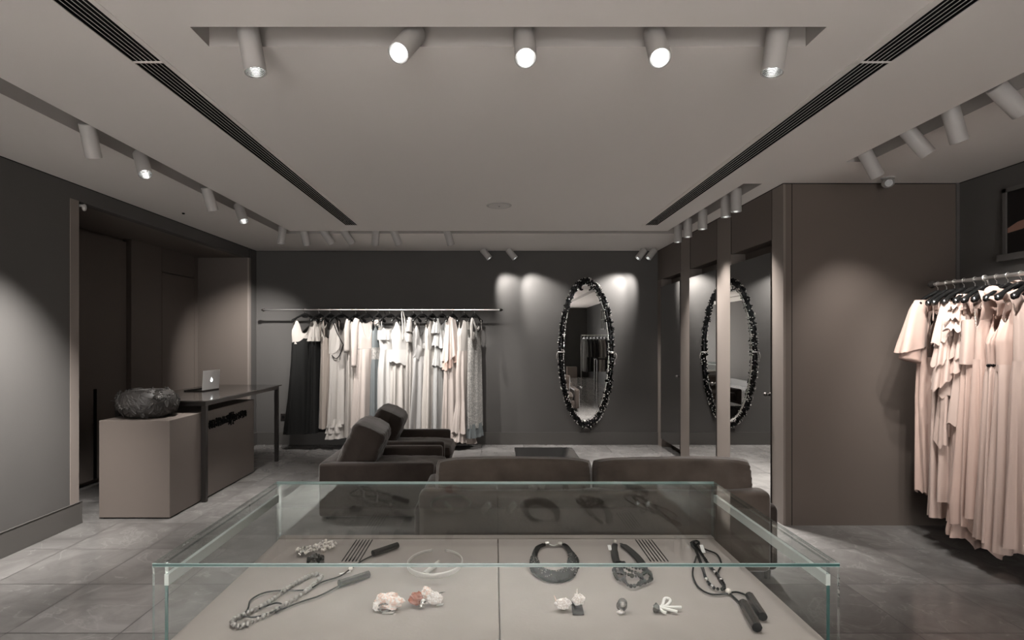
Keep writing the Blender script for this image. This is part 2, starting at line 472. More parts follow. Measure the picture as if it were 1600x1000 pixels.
# shadow gap under the ceiling
b = MB(); g = 0.006
b.box(XL, XL+0.004, YF, YB, H-g, H); b.box(XL, XM, YB-0.004, YB, H-g, H); b.box(XM-0.004, XM, YP, YB, H-g, H)
b.box(XM, XR, YP-0.004, YP, H-g, H); b.box(XR-0.004, XR, 1.0, YP, H-g, H)
struct(b.build('trim_2', M['black']), 'thin black shadow gap between walls and ceiling', 'shadow gap')

# mirrored block
strips = [(4.745, 4.934), (5.785, 6.15), (6.99, 7.35), (8.19, YB)]
b = MB()
b.box(XM+0.15, XR, YP+0.03, YB, 0, H)
b.box(XM+0.002, XM+0.15, YP+0.06, YB, 2.49, H)
b.box(XM+0.02, 2.556, YP, YP+0.06, 0, H)
b.box(2.562, XR, YP, YP+0.03, 0, H)
o = struct(b.build('wall_right', M['panel']), 'brown panelled block with three mirrored doors', 'wall')
b = MB()
for (a, c) in strips: b.box(XM, XM+0.15 if a > 4.8 else XM+0.0195, a if a > 4.8 else YP, c, 0, H if a < 4.8 or 5.7 < a < 7.2 else 2.49)
struct(b.build('trim_6', M['strip']), 'pale taupe uprights between the mirrored doors', 'upright panel')
b = MB()
for yy in (4.934, 5.785, 6.15, 6.99, 7.35):
    b.box(XM-0.001, XM+0.01, yy-0.0025, yy+0.0025, 2.49, H)
b.box(2.556, 2.562, YP-0.0005, YP+0.01, 0, H)
struct(b.build('trim_3', M['black']), 'thin dark joints between the brown wall panels', 'panel joint')
b = MB(); b.box(3.965, 3.99, YP-0.012, YP, 0, H)
struct(b.build('trim_4', M['frame_grey']), 'thin vertical trim in the corner by the blush gowns', 'trim')
for i, (a, c) in enumerate([(4.934, 5.785), (6.15, 6.99), (7.35, 8.19)]):
    b = MB(); b.box(XM-0.01, XM+0.02, a+0.004, c-0.004, 0.13, 2.375)
    d = b.build('door_%d' % (i+1), M['black_metal'], at=(XM, (a+c)/2, 0))
    struct(d, ['mirrored door nearest the blush gowns', 'middle mirrored door in the brown block', 'mirrored door nearest the back wall'][i], 'door')
    b = MB(); b.poly([(XM-0.0115, a+0.004, 0.13), (XM-0.0115, c-0.004, 0.13), (XM-0.0115, c-0.004, 2.375), (XM-0.0115, a+0.004, 2.375)])
    b.build('mirror_panel', M['mirror'], d)
    b = MB(); b.cyl((XM-0.012, a+0.05, 1.10), (XM-0.026, a+0.05, 1.10), 0.009, seg=12); b.ball((XM-0.034, a+0.05, 1.10), 0.020, 14, 9)
    b.build('knob', M['black_metal'], d, smooth=True)

b = MB(); b.box(XR, XR+0.1, 1.0, YP, 0, H)
struct(b.build('wall_far', M['wall']), 'dark grey fabric wall behind the blush gowns', 'wall')
b = MB(); b.box(XR-0.04, XR+0.1, YF, 1.0, 0, H)
struct(b.build('wall_side', M['dark_panel']), 'black panelled wall behind the coat rail, beside the camera', 'wall')
b = MB()
for y0 in (-3.6, -2.6, -1.6, -0.6):
    for (a, c, e, f) in ((0, 0.04, 1.95, 2.7), (0.66, 0.70, 1.95, 2.7), (0.33, 0.36, 1.95, 2.7), (0, 0.7, 1.95, 1.99), (0, 0.7, 2.66, 2.7), (0, 0.7, 2.3, 2.33)):
        b.box(XR-0.065, XR-0.0405, y0+a, y0+c, e, f)
struct(b.build('trim_5', M['frame_grey']), 'lattice frames on the black wall beside the camera', 'lattice trim')
b = MB(); b.box(-4.7, -3.1, YF-0.1, YF, 0, H); b.box(1.5, XR, YF-0.1, YF, 0, H); b.box(-3.1, 1.5, YF-0.1, YF, 2.6, H); b.box(-3.1, 1.5, YF-0.1, YF, 0, 0.12)
struct(b.build('wall_front', M['dark_panel']), 'dark grey shop front wall around the added window', 'wall')
b = MB(); [b.box(x, x+0.05, YF-0.08, YF-0.02, 0.12, 2.6) for x in (-3.1, -0.82, 1.45)]; b.box(-3.1, 1.5, YF-0.08, YF-0.02, 0.12, 0.17); b.box(-3.1, 1.5, YF-0.08, YF-0.02, 2.55, 2.6)
o = struct(b.build('added_window_1', M['black_metal']), 'unseen shop front window in dark frames, added with the fill light', 'window')  # assumed window, added to go with the rear fill light
b = MB(); b.box(-3.05, 1.45, YF-0.055, YF-0.045, 0.17, 2.55); b.build('pane', M['window_glass'], o)

# ------------------------------------------------------------------ ceiling fittings
def vent(x0, x1, y0, y1, label):
    t = thing('linear_vent', label, 'air vent', ((x0+x1)/2, (y0+y1)/2, H), group='linear air vents in the ceiling')
    w = 0.038
    m = MB(); f = 0.004
    m.box(x0-w, x0, y0, y1, H-f, H); m.box(x1, x1+w*0.7, y0, y1, H-f, H)
    m.box(x0-w, x1+w*0.7, y1, y1+0.012, H-f, H)
    m.build('frame', M['ceiling'], t)
    m = MB(); m.box(x0, x1, y0, y1, H+0.06, H+0.07); m.box(x0, x0+0.002, y0, y1, H+0.001, H+0.06); m.box(x1-0.002, x1, y0, y1, H+0.001, H+0.06); m.box(x0+0.002, x1-0.002, y1-0.002, y1, H+0.001, H+0.06)
    m.build('backing', M['black'], t)
    n = 5
    for k in range(n):
        x = x0 + (x1-x0) * (k+1) / (n+1)
        m = MB(); m.box(x-0.0015, x+0.0015, y0+0.001, y1-0.002, H-0.001, H+0.001); m.build('slat', M['grille'], t)
    m = MB(); m.box(x0+0.002, x1-0.002, y0, y0+0.003, H+0.0005, H+0.02); m.build('end_bar', M['white_metal'], t)
for (x0, x1, side) in ((-1.742, -1.602, 'left'), (1.772, 1.915, 'right')):
    vent(x0, x1, 2.666, 6.478, 'long slotted ceiling vent ending near the back wall, %s of the centre' % side)
    vent(x0, x1, -1.19, 2.660, 'slotted ceiling vent piece above the display case, on the %s' % side)

t = thing('ceiling_speaker', 'round flush speaker in the middle of the ceiling', 'speaker', (0.05, 5.53, H))
m = MB(); m.lathe([(0.0, -0.006), (0.11, -0.006), (0.118, -0.007), (0.125, -0.004), (0.127, 0.0)], (0.05, 5.53, H), 48); m.build('rim', M['white_metal'], t, smooth=True)
m = MB(); m.lathe([(0.0, -0.0085), (0.1, -0.0082), (0.106, -0.0065)], (0.05, 5.53, H), 48); m.build('grille', M['grille'], t, smooth=True)
m = MB(); m.lathe([(0.0, -0.011), (0.007, -0.011), (0.008, -0.008)], (0.05, 5.53, H), 12); m.build('badge', M['black'], t)
m = MB(); m.lathe([(0.0, -0.012), (0.012, -0.012), (0.016, 0.0)], (-3.3, 5.86, H), 16)
tag(m.build('ceiling_sensor', M['black'], at=(-3.3, 5.86, H)), 'tiny black sensor on the ceiling near the left wall', 'sensor')

t = thing('security_camera', 'small white dome camera hanging in front of the brown panel', 'camera', (3.27, 4.58, H))
m = MB(); m.lathe([(0.0, -0.012), (0.048, -0.01), (0.052, 0.0)], (3.27, 4.58, H), 28); m.build('mount_plate', M['white_metal'], t, smooth=40)
m = MB(); m.ball((3.27, 4.58, H-0.042), (0.047, 0.047, 0.042), 24, 14); m.build('dome', M['white_metal'], t, smooth=True)
m = MB(); m.cyl((3.252, 4.548, H-0.052), (3.240, 4.528, H-0.058), 0.029, 0.028, 24); m.build('lens', M['black_gloss'], t, smooth=40)
t = thing('motion_sensor', 'small white sensor at the top of the niche opening', 'sensor', (XL+0.02, 4.81, 2.76))
m = MB(); m.ball((XL+0.03, 4.82, 2.75), (0.018, 0.02, 0.032), 16, 10); m.build('housing', M['white_metal'], t, smooth=True)
m = MB(); m.cyl((XL-0.02, 4.8, 2.765), (XL+0.02, 4.82, 2.765), 0.012, seg=12); m.build('bracket', M['white_metal'], t)

# spot lamps -------------------------------------------------------
BODY_R = 0.047
def lamp_meshes(length):
    out = []
    m = MB(); r = BODY_R
    m.lathe([(0.0, 0.05), (r*0.9, 0.05), (r, 0.046), (r, -length), (r-0.003, -length), (r-0.003, -length+0.02), (0.03, -length+0.065), (0.0, -length+0.065)], (0,0,0), 36)
    out.append(('body', m))
    m = MB(); prof = []
    for k in range(9):
        f = k / 8; z = -length + 0.002 + 0.052*f; rr = r - 0.0045 - 0.014*f
        prof += [(rr, z), (rr - 0.002, z + 0.002)]
    m.lathe(prof, (0,0,0), 32); out.append(('reflector', m))
    m = MB(); m.lathe([(0.0, -length+0.052), (0.015, -length+0.053), (0.023, -length+0.056)], (0,0,0), 24); out.append(('lens', m))
    return out
PROTO = {}
def spot(x, y, d, label, power, group, length=0.16, z=2.935, aim=None, size=62, blend=0.85, mountz=None, glare=False):
    d = Vector(d).normalized()
    top = mountz if mountz is not None else H + 0.14
    t = thing('spot_lamp', label, 'spot lamp', (x, y, top), group=group)
    m = MB(); m.box(x-0.011, x+0.011, y-0.011, y+0.011, z-0.005, top)
    m.box(x-0.02, x+0.02, y-0.035, y+0.035, top-0.012, top)
    m.build('mount', M['white_metal'], t)
    q = Vector((0,0,-1)).rotation_difference(d)
    key = (length, glare)
    if key not in PROTO:
        PROTO[key] = {}
        for nm, mb in lamp_meshes(length):
            ob = mb.build(nm, {'body': M['white_metal'], 'reflector': M['lamp_rim'] if glare else M['reflector'], 'lens': M['lamp'] if glare else M['lamp_dim']}[nm], smooth=40)
            PROTO[key][nm] = ob.data; bpy.data.objects.remove(ob)
    body = bpy.data.objects.new('body', PROTO[key]['body']); COL.objects.link(body); body.parent = t
    body.location = (0, 0, z - top); body.rotation_mode = 'QUATERNION'; body.rotation_quaternion = q
    for nm in ('reflector', 'lens'):
        c = bpy.data.objects.new(nm, PROTO[key][nm]); COL.objects.link(c); c.parent = body
    ld = bpy.data.lights.new('lamp_light', 'SPOT'); ld.energy = power; ld.color = LAMP_COL
    ld.spot_size = R(size); ld.spot_blend = blend; ld.shadow_soft_size = 0.025
    lo = bpy.data.objects.new('lamp_light', ld); COL.objects.link(lo); lo.parent = t
    lo.location = Vector((0, 0, z - top)) + d * (length + 0.005)
    a = Vector(aim).normalized() if aim else d
    lo.rotation_mode = 'QUATERNION'; lo.rotation_quaternion = Vector((0,0,-1)).rotation_difference(a)
    return t

G = 'white cylinder spots in the slot over the display case'
spot(-1.085, 2.447, (0.20, -0.05, -1), 'unlit-looking white spot at the left end of the slot over the display case', W_TOP, G, aim=(0.25, -0.2, -1), size=80)
spot(-0.365, 2.447, (-0.27, -0.62, -0.74), 'bright spot facing forward, left of the three glaring ones', W_TOP, G, size=70, glare=True)
spot(0.135, 2.447, (0.0, -0.55, -0.84), 'bright spot facing forward, middle of the three glaring ones', W_TOP, G, size=70, glare=True)
spot(0.715, 2.447, (-0.03, -0.55, -0.84), 'bright spot facing forward, right of the three glaring ones', W_TOP, G, size=70, glare=True)
spot(1.255, 2.447, (-0.17, -0.05, -1), 'unlit-looking white spot at the right end of the slot over the display case', W_TOP, G, aim=(-0.25, -0.2, -1), size=80)

G = 'white cylinder spots along the left ceiling slot'
for (y, d, lab, aim, e) in [
    (3.55, (-0.12, 0.5, -1), 'upright white spot nearest the camera in the left slot', (-0.95, 0.35, -1.95), 2.5),
    (4.08, (0.42, -0.35, -0.85), 'tilted lit spot in front of the niche, second in the left slot', (0.42, -0.25, -0.85), 0.4),
    (5.03, (0.1, 0.45, -1), 'short upright spot halfway along the left slot', (-0.15, 0.3, -1), 0.8),
    (5.66, (0.40, -0.30, -0.85), 'tilted lit spot above the counter, fourth in the left slot', (0.2, -0.1, -0.9), 0.8),
    (6.80, (-0.12, 0.05, -1), 'white spot at the far corner of the left slot', (-1.0, 1.42, -1.42), 1.3)]:
    spot(-2.61, y, d, lab, W_LEFT*e, G, aim=aim, size=60, blend=1.0)
for y, lab in ((2.4, 'added fill spot in the left slot just outside the picture'), (1.2, 'added fill spot in the left slot beside the camera')):
    spot(-2.61, y, (0, 0.2, -1), lab, W_LEFT*0.5, G, aim=(-0.05, 0.5, -1), size=80, blend=1.0)  # unseen lamps added to brighten the floor on the left
G2 = 'added fill spots in the two added slots behind the camera'  # unseen lamps added to lift the ceiling by bounce off the floor
for y, row in ((-0.20, 'first slot behind the camera'), (-2.60, 'second slot behind the camera')):
    for x, pl in ((-1.05, 'left end'), (-0.35, 'left of the middle'), (0.35, 'right of the middle'), (1.05, 'right end')):
        spot(x, y, (-0.12, -0.35, -1), 'added fill spot at the %s of the %s' % (pl, row), W_REAR_FILL, G2, size=66, blend=1.0)

G = 'white cylinder spots along the back ceiling slot'
for (px0, px1, lab, e) in [
    (475, 476, 'white spot above the black gowns, first in the back slot', 1.0),
    (507, 517, 'white spot leaning right above the ivory gowns, second in the back slot', 1.0),
    (539, 549, 'white spot leaning right, third in the back slot', 1.0),
    (587, 584, 'white spot leaning slightly left, fourth in the back slot', 1.2),
    (616, 622, 'white spot above the silver wrap gown, fifth in the back slot', 1.2),
    (699, 704, 'white spot standing alone at the right of the back slot', 1.2)]:
    x = (px0-772)/862*6.92
    spot(x, 6.92, ((px1-px0)/862*6.9*1.1, 0.085, -0.15), lab, W_BACK*e, G, aim=((px1-px0)/862*6.9*0.8, 0.10, -0.155), size=58, blend=0.9)

G = 'white cylinder spots along the mirrored doors'
for (y, lab) in [(6.69, 'white spot farthest along the mirrored doors'), (6.35, 'second farthest white spot along the mirrored doors'),
                 (5.90, 'middle white spot of the row along the mirrored doors'), (5.31, 'second nearest white spot along the mirrored doors'),
                 (5.085, 'white spot at the near end of the slot by the mirrored doors')]:
    spot(2.23, y, (0, 0, -1), lab, W_MIRROR, G, aim=(-0.1, 0.0, -1), size=85, blend=1.0)

G = 'white cylinder spots above the blush gowns'
for (y, d, lab, aim) in [
    (4.05, (0.42, 0.10, -0.62), 'tilted white spot beside the dome camera', (0.25, 0.42, -1.25)),
    (3.62, (0.50, -0.10, -0.68), 'tilted white spot second from the dome camera', (0.55, 0.40, -0.9)),
    (3.30, (0.34, 0.12, -0.8), 'slightly tilted white spot third from the dome camera', (0.5, 0.5, -0.9)),
    (2.98, (0.62, 0.05, -0.55), 'strongly tilted white spot nearest the camera on the right', (0.5, 0.55, -0.8))]:
    spot(2.74, y, d, lab, W_RIGHT*(1.3 if y > 4 else 1.0), G, aim=aim, size=70 if y > 4 else 62, blend=1.0)
for y in (2.5,):
    spot(2.74, y, (0.3, 0.1, -1), 'white spot in the right slot outside the picture, %.1f m along' % y, W_RIGHT*0.5, G, size=62, blend=0.9)

G = 'small wall-washing spots above the oval mirror'
for (px0, px1, lab) in [(757, 771, 'small angled spot, outer one left of the oval mirror'), (797, 807, 'small angled spot, inner one left of the oval mirror'),
                        (1004, 990, 'small angled spot, inner one right of the oval mirror'), (1020, 1009, 'small angled spot nearest the brown block on the back wall')]:
    x = (px0-772)/862*8.15
    s = 1 if px1 > px0 else -1
    spot(x, 8.15, (s*0.62, -0.1, -0.78), lab, W_WASH, G, length=0.12, z=2.885, mountz=H, aim=(s*0.72, 0.27, -1.0), size=62, blend=0.7)

# ------------------------------------------------------------------ left: counter, bowl, laptop
t = thing('reception_counter', 'taupe box counter with black floral lettering on its side', 'counter', (-3.2, 5.7, 0))
m = MB(); m.box(-3.515, -2.885, 4.907, 6.63, 0.012, 0.877); m.bevel(0.003, 1); m.build('cabinet', M['desk'], t)
m = MB(); m.box(-3.49, -2.91, 4.93, 6.61, 0.0, 0.013); m.build('plinth', M['black'], t)
random.seed(4)
m = MB()
xf = -2.882
def glyph(y0, y1, z0, z1):
    n = 3
    for s in range(n):
        pts = []
        for k in range(6):
            pts.append((xf, y0 + (y1-y0)*random.random(), z0 + (z1-z0)*(k/5 if s else random.random())))
        m.tube(spline(pts, 3), [0.0045 + 0.003*random.random() for _ in range(16)], 6)
    for k in range(7):
        c = (xf-0.002, y0 + (y1-y0)*random.random(), z0 + (z1-z0)*random.random())
        m.ball(c, (0.006, 0.010, 0.010), 6, 4)
yy = 5.58
for k in range(19):
    w = 0.036
    big = 9 <= k <= 11
    h0, h1 = (0.66, 0.80) if big else (0.69, 0.765 + 0.02*random.random())
    glyph(yy, yy + w*0.9, h0 + 0.02*random.random(), h1)
    yy += w + 0.009
m.build('lettering', M['black'], t, smooth=True)

t = thing('counter_table', 'long dark glass-topped table straddling the taupe counter', 'table', (-3.28, 6.33, 0))
m = MB(); m.box(-3.74, -2.80, 5.38, 7.28, 0.988, 1.0); m.bevel(0.002, 1); m.build('table_top', M['desk_top'], t)
m = MB()
for a in ((-3.72, -2.83, 5.41, 5.45), (-3.72, -2.83, 7.21, 7.25), (-2.87, -2.83, 5.45, 7.21), (-3.72, -3.68, 5.45, 7.21)): m.box(*a, 0.945, 0.988)
m.build('frame', M['black_metal'], t)
for (x, y) in ((-2.872, 5.408), (-2.872, 7.205), (-3.722, 5.408), (-3.722, 7.205)):
    m = MB(); m.box(x, x+0.045, y, y+0.045, 0, 0.945); m.bevel(0.002, 1); m.build('leg', M['black_metal'], t)

t = thing('laptop', 'open silver laptop with glowing emblem on the dark table', 'laptop', (-3.42, 6.48, 1.0), rotz=R(-7))
m = MB(); m.box(-0.13, 0.1, -0.155, 0.155, 0.001, 0.013); m.bevel(0.003, 2); m.build('base', M['black_metal'], t, local=True)
m = MB(); m.box(-0.115, 0.02, -0.135, 0.135, 0.0131, 0.0145); m.build('keyboard', M['black'], t, local=True)
lid = MB(); lid.prism([(0.095, -0.155, 0.013), (0.095, 0.155, 0.013), (0.109, 0.155, 0.238), (0.109, -0.155, 0.238)], (0.007, 0, 0)); lid.bevel(0.002, 2)
lid = lid.build('lid', M['alu'], t, local=True)
m = MB(); m.poly([(0.0945, -0.145, 0.02), (0.0945, 0.145, 0.02), (0.1078, 0.145, 0.230), (0.1078, -0.145, 0.230)])
m.build('screen', M['black_gloss'], lid, local=True)
# emblem: bitten fruit with a leaf
def emblem():
    pts = []
    for k in range(48):
        th = 2*PI*k/48
        r = 0.021*(1 - 0.16*math.exp(-((th-PI/2)/0.28)**2) - 0.08*math.exp(-((th-3*PI/2)/0.22)**2))
        y, z = r*math.cos(th), r*math.sin(th)*1.06
        dy, dz = y - 0.027, z - 0.004
        dd = math.hypot(dy, dz)
        if dd < 0.012: y, z = 0.027 + dy/dd*0.012, 0.004 + dz/dd*0.012
        pts.append((y, z))
    leaf = [(0.0, 0.0225), (0.001, 0.029), (0.007, 0.034), (0.0085, 0.034), (0.0075, 0.028), (0.003, 0.0235)]
    return pts, leaf
m = MB()
for ol in emblem():
    P_ = []
    for (y, z) in ol:
        zz = 0.122 + z
        P_.append((0.1425 + (zz-0.013)/0.222*0.04 - 0.04*0.0 - 0.0395 + 0.0395*0 , -y, zz))
    P_ = [(0.1021 + (p[2]-0.013)/0.225*0.014, p[1], p[2]) for p in P_]
    m.prism(P_, (0.0008, 0, 0))
m.build('emblem', M['logo_glow'], lid, local=True)

# bowl covered in leaves
t = thing('leaf_bowl', 'dark round bowl covered in sculpted leaves on the taupe counter', 'bowl', (-3.235, 5.16, 0.877))
prof = [(0.0, 0.0), (0.12, 0.0), (0.15, 0.006), (0.2, 0.035), (0.238, 0.08), (0.25, 0.13), (0.238, 0.185), (0.205, 0.23), (0.165, 0.25), (0.145, 0.245), (0.15, 0.22), (0.18, 0.18), (0.19, 0.13), (0.17, 0.07), (0.1, 0.04), (0.0, 0.035)]
m = MB(); m.lathe(prof, (0,0,0), 48); m.build('vessel', M['vase'], t, smooth=True, local=True)
random.seed(11)
m = MB()
def leaf(mb, c, nrm, up_ang, L, W, curl):
    nrm = Vector(nrm).normalized(); a = Vector((0,0,1)).cross(nrm).normalized(); bb = nrm.cross(a)
    u = a*math.cos(up_ang) + bb*math.sin(up_ang); v = nrm.cross(u)
    rows = []
    for i in range(7):
        f = i/6; w = W*math.sin(PI*(0.08+0.92*f)**0.8)*(1 if f < 0.98 else 0.1)
        row = []
        for s in (-1, -0.5, 0, 0.5, 1):
            p = Vector(c) + u*(L*(f-0.35)) + v*(w*s) + nrm*(curl*(f*f)*0.9 + abs(s)*W*0.28 - 0.004 - 0.15*L*(f-0.35)**2*4*0.3)
            row.append(p)
        rows.append(row)
    vs = [[mb.bm.verts.new(p) for p in r] for r in rows]
    vb = [[mb.bm.verts.new(p - nrm*0.005) for p in r] for r in rows]
    for i in range(6):
        for j in range(4):
            mb.face([vs[i][j], vs[i][j+1], vs[i+1][j+1], vs[i+1][j]]); mb.face([vb[i][j], vb[i+1][j], vb[i+1][j+1], vb[i][j+1]])
    for i in range(6):
        mb.face([vs[i][0], vs[i+1][0], vb[i+1][0], vb[i][0]]); mb.face([vs[i][4], vb[i][4], vb[i+1][4], vs[i+1][4]])
    for j in range(4):
        mb.face([vs[6][j], vs[6][j+1], vb[6][j+1], vb[6][j]])
for k in range(300):
    z = 0.02 + 0.225*random.random()
    th = 2*PI*random.random()
    rr = 0.252*math.sqrt(max(0.05, 1-((z-0.13)/0.165)**2)) if z < 0.2 else 0.25*math.sqrt(max(0.1, 1-((z-0.13)/0.15)**2))
    n = Vector((math.cos(th), math.sin(th), (z-0.13)/0.11*0.8))
    leaf(m, (rr*math.cos(th), rr*math.sin(th), z), n, random.uniform(0, 2*PI), random.uniform(0.05, 0.085), random.uniform(0.014, 0.024), random.uniform(0.004, 0.014))
for (th, z) in ((3.4, 0.19), (5.6, 0.2), (4.4, 0.12)):          # three open blossoms
    for k in range(9):
        n = Vector((math.cos(th), math.sin(th), 0.5))
        leaf(m, (0.235*math.cos(th), 0.235*math.sin(th), z+0.01), n, k*2*PI/9, 0.075, 0.024, 0.028)
m.build('leaves', M['vase'], t, smooth=True, local=True)

# wall outlet
t = thing('wall_outlet', 'black double wall socket beside the black gown', 'socket', (-3.17, YB, 0.42))
m = MB(); m.box(-3.24, -3.10, YB-0.012, YB, 0.37, 0.47); m.bevel(0.004, 2); m.build('plate', M['black_metal'], t)
for x in (-3.2, -3.14):
    m = MB(); m.lathe([(0.022, 0), (0.022, 0.004), (0.0, 0.004)], (0,0,0), 20)
    bmesh.ops.rotate(m.bm, verts=m.bm.verts, matrix=Matrix.Rotation(PI/2, 3, 'X')); bmesh.ops.translate(m.bm, verts=m.bm.verts, vec=(x, YB-0.0125, 0.42))
    m.build('socket', M['black'], t)

# ------------------------------------------------------------------ seating
def rbox(x0, x1, y0, y1, z0, z1, r=0.03, seg=4):
    m = MB(); m.box(x0, x1, y0, y1, z0, z1); m.bevel(r, seg); return m

def pillow(w, d, h, seed, wr=0.006, n=28, edge=0.5, pw=5.0, cor=1.0):
    """soft boxy cushion with a seam, centred, w along x, h along z, d thickness along y"""
    rnd = random.Random(seed); ph = [rnd.uniform(0, 6) for _ in range(12)]
    m = MB()
    def pt(u, v, s):
        th = ((1-abs(u)**pw) * (1-abs(v)**pw))**0.5
        x = u*w/2*(1 - 0.07*cor*h/w*abs(v)**7); z = v*h/2*(1 - 0.10*cor*abs(u)**7 - 0.015*math.sin(3*u+ph[6]))
        wrk = wr*(math.sin(6*u+ph[0]+2*v)*math.sin(5*v+ph[1]) + 0.6*math.sin(13*u-8*v+ph[2]) + 0.35*math.sin(23*u+9*v+ph[5]))
        e = max(abs(u), abs(v)); a = u if abs(v) > abs(u) else v
        pinch = wr*0.8*(math.sin(31*a+ph[3]) + 0.6*math.sin(53*a+ph[4]))*(e**7)
        return (x, s*(d/2*(edge + (1-edge)*th) + wrk*(0.3+0.7*th) + pinch), z)
    g2 = []
    for s in (-1, 1):
        g2.append([[m.bm.verts.new(pt(math.sin((-1+2*j/n)*PI/2), math.sin((-1+2*i/n)*PI/2), s)) for j in range(n+1)] for i in range(n+1)])
    f, bk = g2
    for g_, fl in ((f, False), (bk, True)):
        for i in range(n):
            for j in range(n):
                q = [g_[i][j], g_[i][j+1], g_[i+1][j+1], g_[i+1][j]]
                m.face(q[::-1] if fl else q)
    def border(g_):
        return [g_[0][j] for j in range(n)] + [g_[i][n] for i in range(n)] + [g_[n][n-j] for j in range(n)] + [g_[n-i][0] for i in range(n)]
    bf, bb = border(f), border(bk); k = len(bf)
    rings = [bf]
    for (t_, sc) in ((0.25, 1.022), (0.44, 1.032), (0.5, 1.045), (0.56, 1.032), (0.75, 1.022)):
        rings.append([m.bm.verts.new(Vector((0, 0, 0)) + Vector((a.co.lerp(b_.co, t_).x*sc, a.co.lerp(b_.co, t_).y, a.co.lerp(b_.co, t_).z*sc))) for a, b_ in zip(bf, bb)])
    rings.append(bb)
    for r0, r1 in zip(rings, rings[1:]):
        for i in range(k): m.face([r0[i], r1[i], r1[(i+1) % k], r0[(i+1) % k]])
    return m

def xform(m, mat4):
    bmesh.ops.transform(m.bm, matrix=mat4, verts=m.bm.verts); return m

def armchair(x0, y0, label, seed, tilt):
    """faces +x; x0,y0 = rear near corner"""
    W, D = 0.90, 1.03
    t = thing('armchair', label, 'armchair', (x0 + D/2, y0 + W/2, 0), group='brown velvet lounge armchairs')
    rbox(x0, x0+0.13, y0+0.02, y0+W-0.02, 0.03, 0.50, 0.035).build('backrest', M['velvet'], t, smooth=True)
    rbox(x0+0.01, x0+D, y0, y0+0.11, 0.025, 0.50, 0.03).build('arm', M['velvet'], t, smooth=True)
    rbox(x0+0.01, x0+D, y0+W-0.11, y0+W, 0.025, 0.50, 0.03).build('arm', M['velvet'], t, smooth=True)
    rbox(x0+0.1, x0+D-0.03, y0+0.1, y0+W-0.1, 0.1, 0.24, 0.02).build('seat_base', M['velvet'], t, smooth=True)
    m = pillow(D-0.1, 0.2, W-0.25, seed, wr=0.003, edge=0.7)
    xform(m, Matrix.Translation((x0+0.62, y0+W/2, 0.33)) @ Matrix.Rotation(PI/2, 4, 'X'))
    m.build('seat_cushion', M['velvet'], t, smooth=True)
    m = pillow(W-0.26, 0.34, 0.52, seed+5, wr=0.007, edge=0.58, pw=7.0, cor=0.1)
    xform(m, Matrix.Translation((x0+0.31, y0+W/2, 0.545)) @ Matrix.Rotation(PI/2 + R(4), 4, 'Z') @ Matrix.Rotation(R(tilt), 4, 'X'))
    m.build('back_cushion', M['velvet'], t, smooth=True)
    for (a, c) in ((0.08, 0.06), (0.08, W-0.06), (D-0.1, 0.06), (D-0.1, W-0.06)):
        m = MB(); m.cyl((x0+a, y0+c, 0), (x0+a, y0+c, 0.03), 0.02, 0.022, 14); m.build('leg', M['black_metal'], t, smooth=40)
armchair(-1.563, 4.87, 'brown velvet armchair nearest the display case', 3, 24)
armchair(-1.563, 5.90, 'brown velvet armchair nearest the hanging gowns', 8, 24)

t = thing('sofa', 'long brown velvet two-cushion sofa seen from behind', 'sofa', (0.68, 4.1, 0))
sx0, sx1, sy0, sy1 = -0.53, 1.89, 3.62, 4.55
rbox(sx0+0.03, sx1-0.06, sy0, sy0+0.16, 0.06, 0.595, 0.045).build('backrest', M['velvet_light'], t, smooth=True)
rbox(sx0, sx0+0.12, sy0+0.02, sy1, 0.06, 0.50, 0.04).build('arm', M['velvet'], t, smooth=True)
rbox(sx1-0.12, sx1, sy0+0.03, sy1, 0.06, 0.50, 0.04).build('arm', M['velvet'], t, smooth=True)
rbox(sx0+0.1, sx1-0.1, sy0+0.1, sy1-0.02, 0.06, 0.24, 0.02).build('seat_base', M['velvet'], t, smooth=True)
for k, (a, c) in enumerate(((-0.40, 0.676), (0.680, 1.775))):
    m = pillow(c-a-0.04, 0.24, 0.44, 21+k, wr=0.007, n=40, edge=0.5, pw=4)
    xform(m, Matrix.Translation(((a+c)/2, sy0+0.185, 0.555)) @ Matrix.Rotation(R(-9), 4, 'X'))
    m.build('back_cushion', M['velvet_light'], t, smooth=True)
    m = pillow(1.03, 0.2, 0.70, 31+k, wr=0.004, edge=0.7)
    xform(m, Matrix.Translation((sx0+0.65+k*1.1, sy0+0.6, 0.33)) @ Matrix.Rotation(PI/2, 4, 'X'))
    m.build('seat_cushion', M['velvet'], t, smooth=True)
for x in (sx0+0.06, sx1-0.06):
    for y in (sy0+0.08, sy1-0.08):
        m = MB(); m.cyl((x, y, 0), (x, y, 0.07), 0.02, 0.025, 14); m.build('leg', M['black_metal'], t, smooth=40)

t = thing('coffee_table', 'low black glossy coffee table beyond the sofa', 'coffee table', (0.56, 5.8, 0))
rbox(0.235, 0.90, 5.2, 6.38, 0.315, 0.35, 0.004, 2).build('table_top', M['black_gloss'], t)
m = MB(); m.box(0.30, 0.83, 5.3, 6.28, 0, 0.315); m.build('base', M['black_gloss'], t)

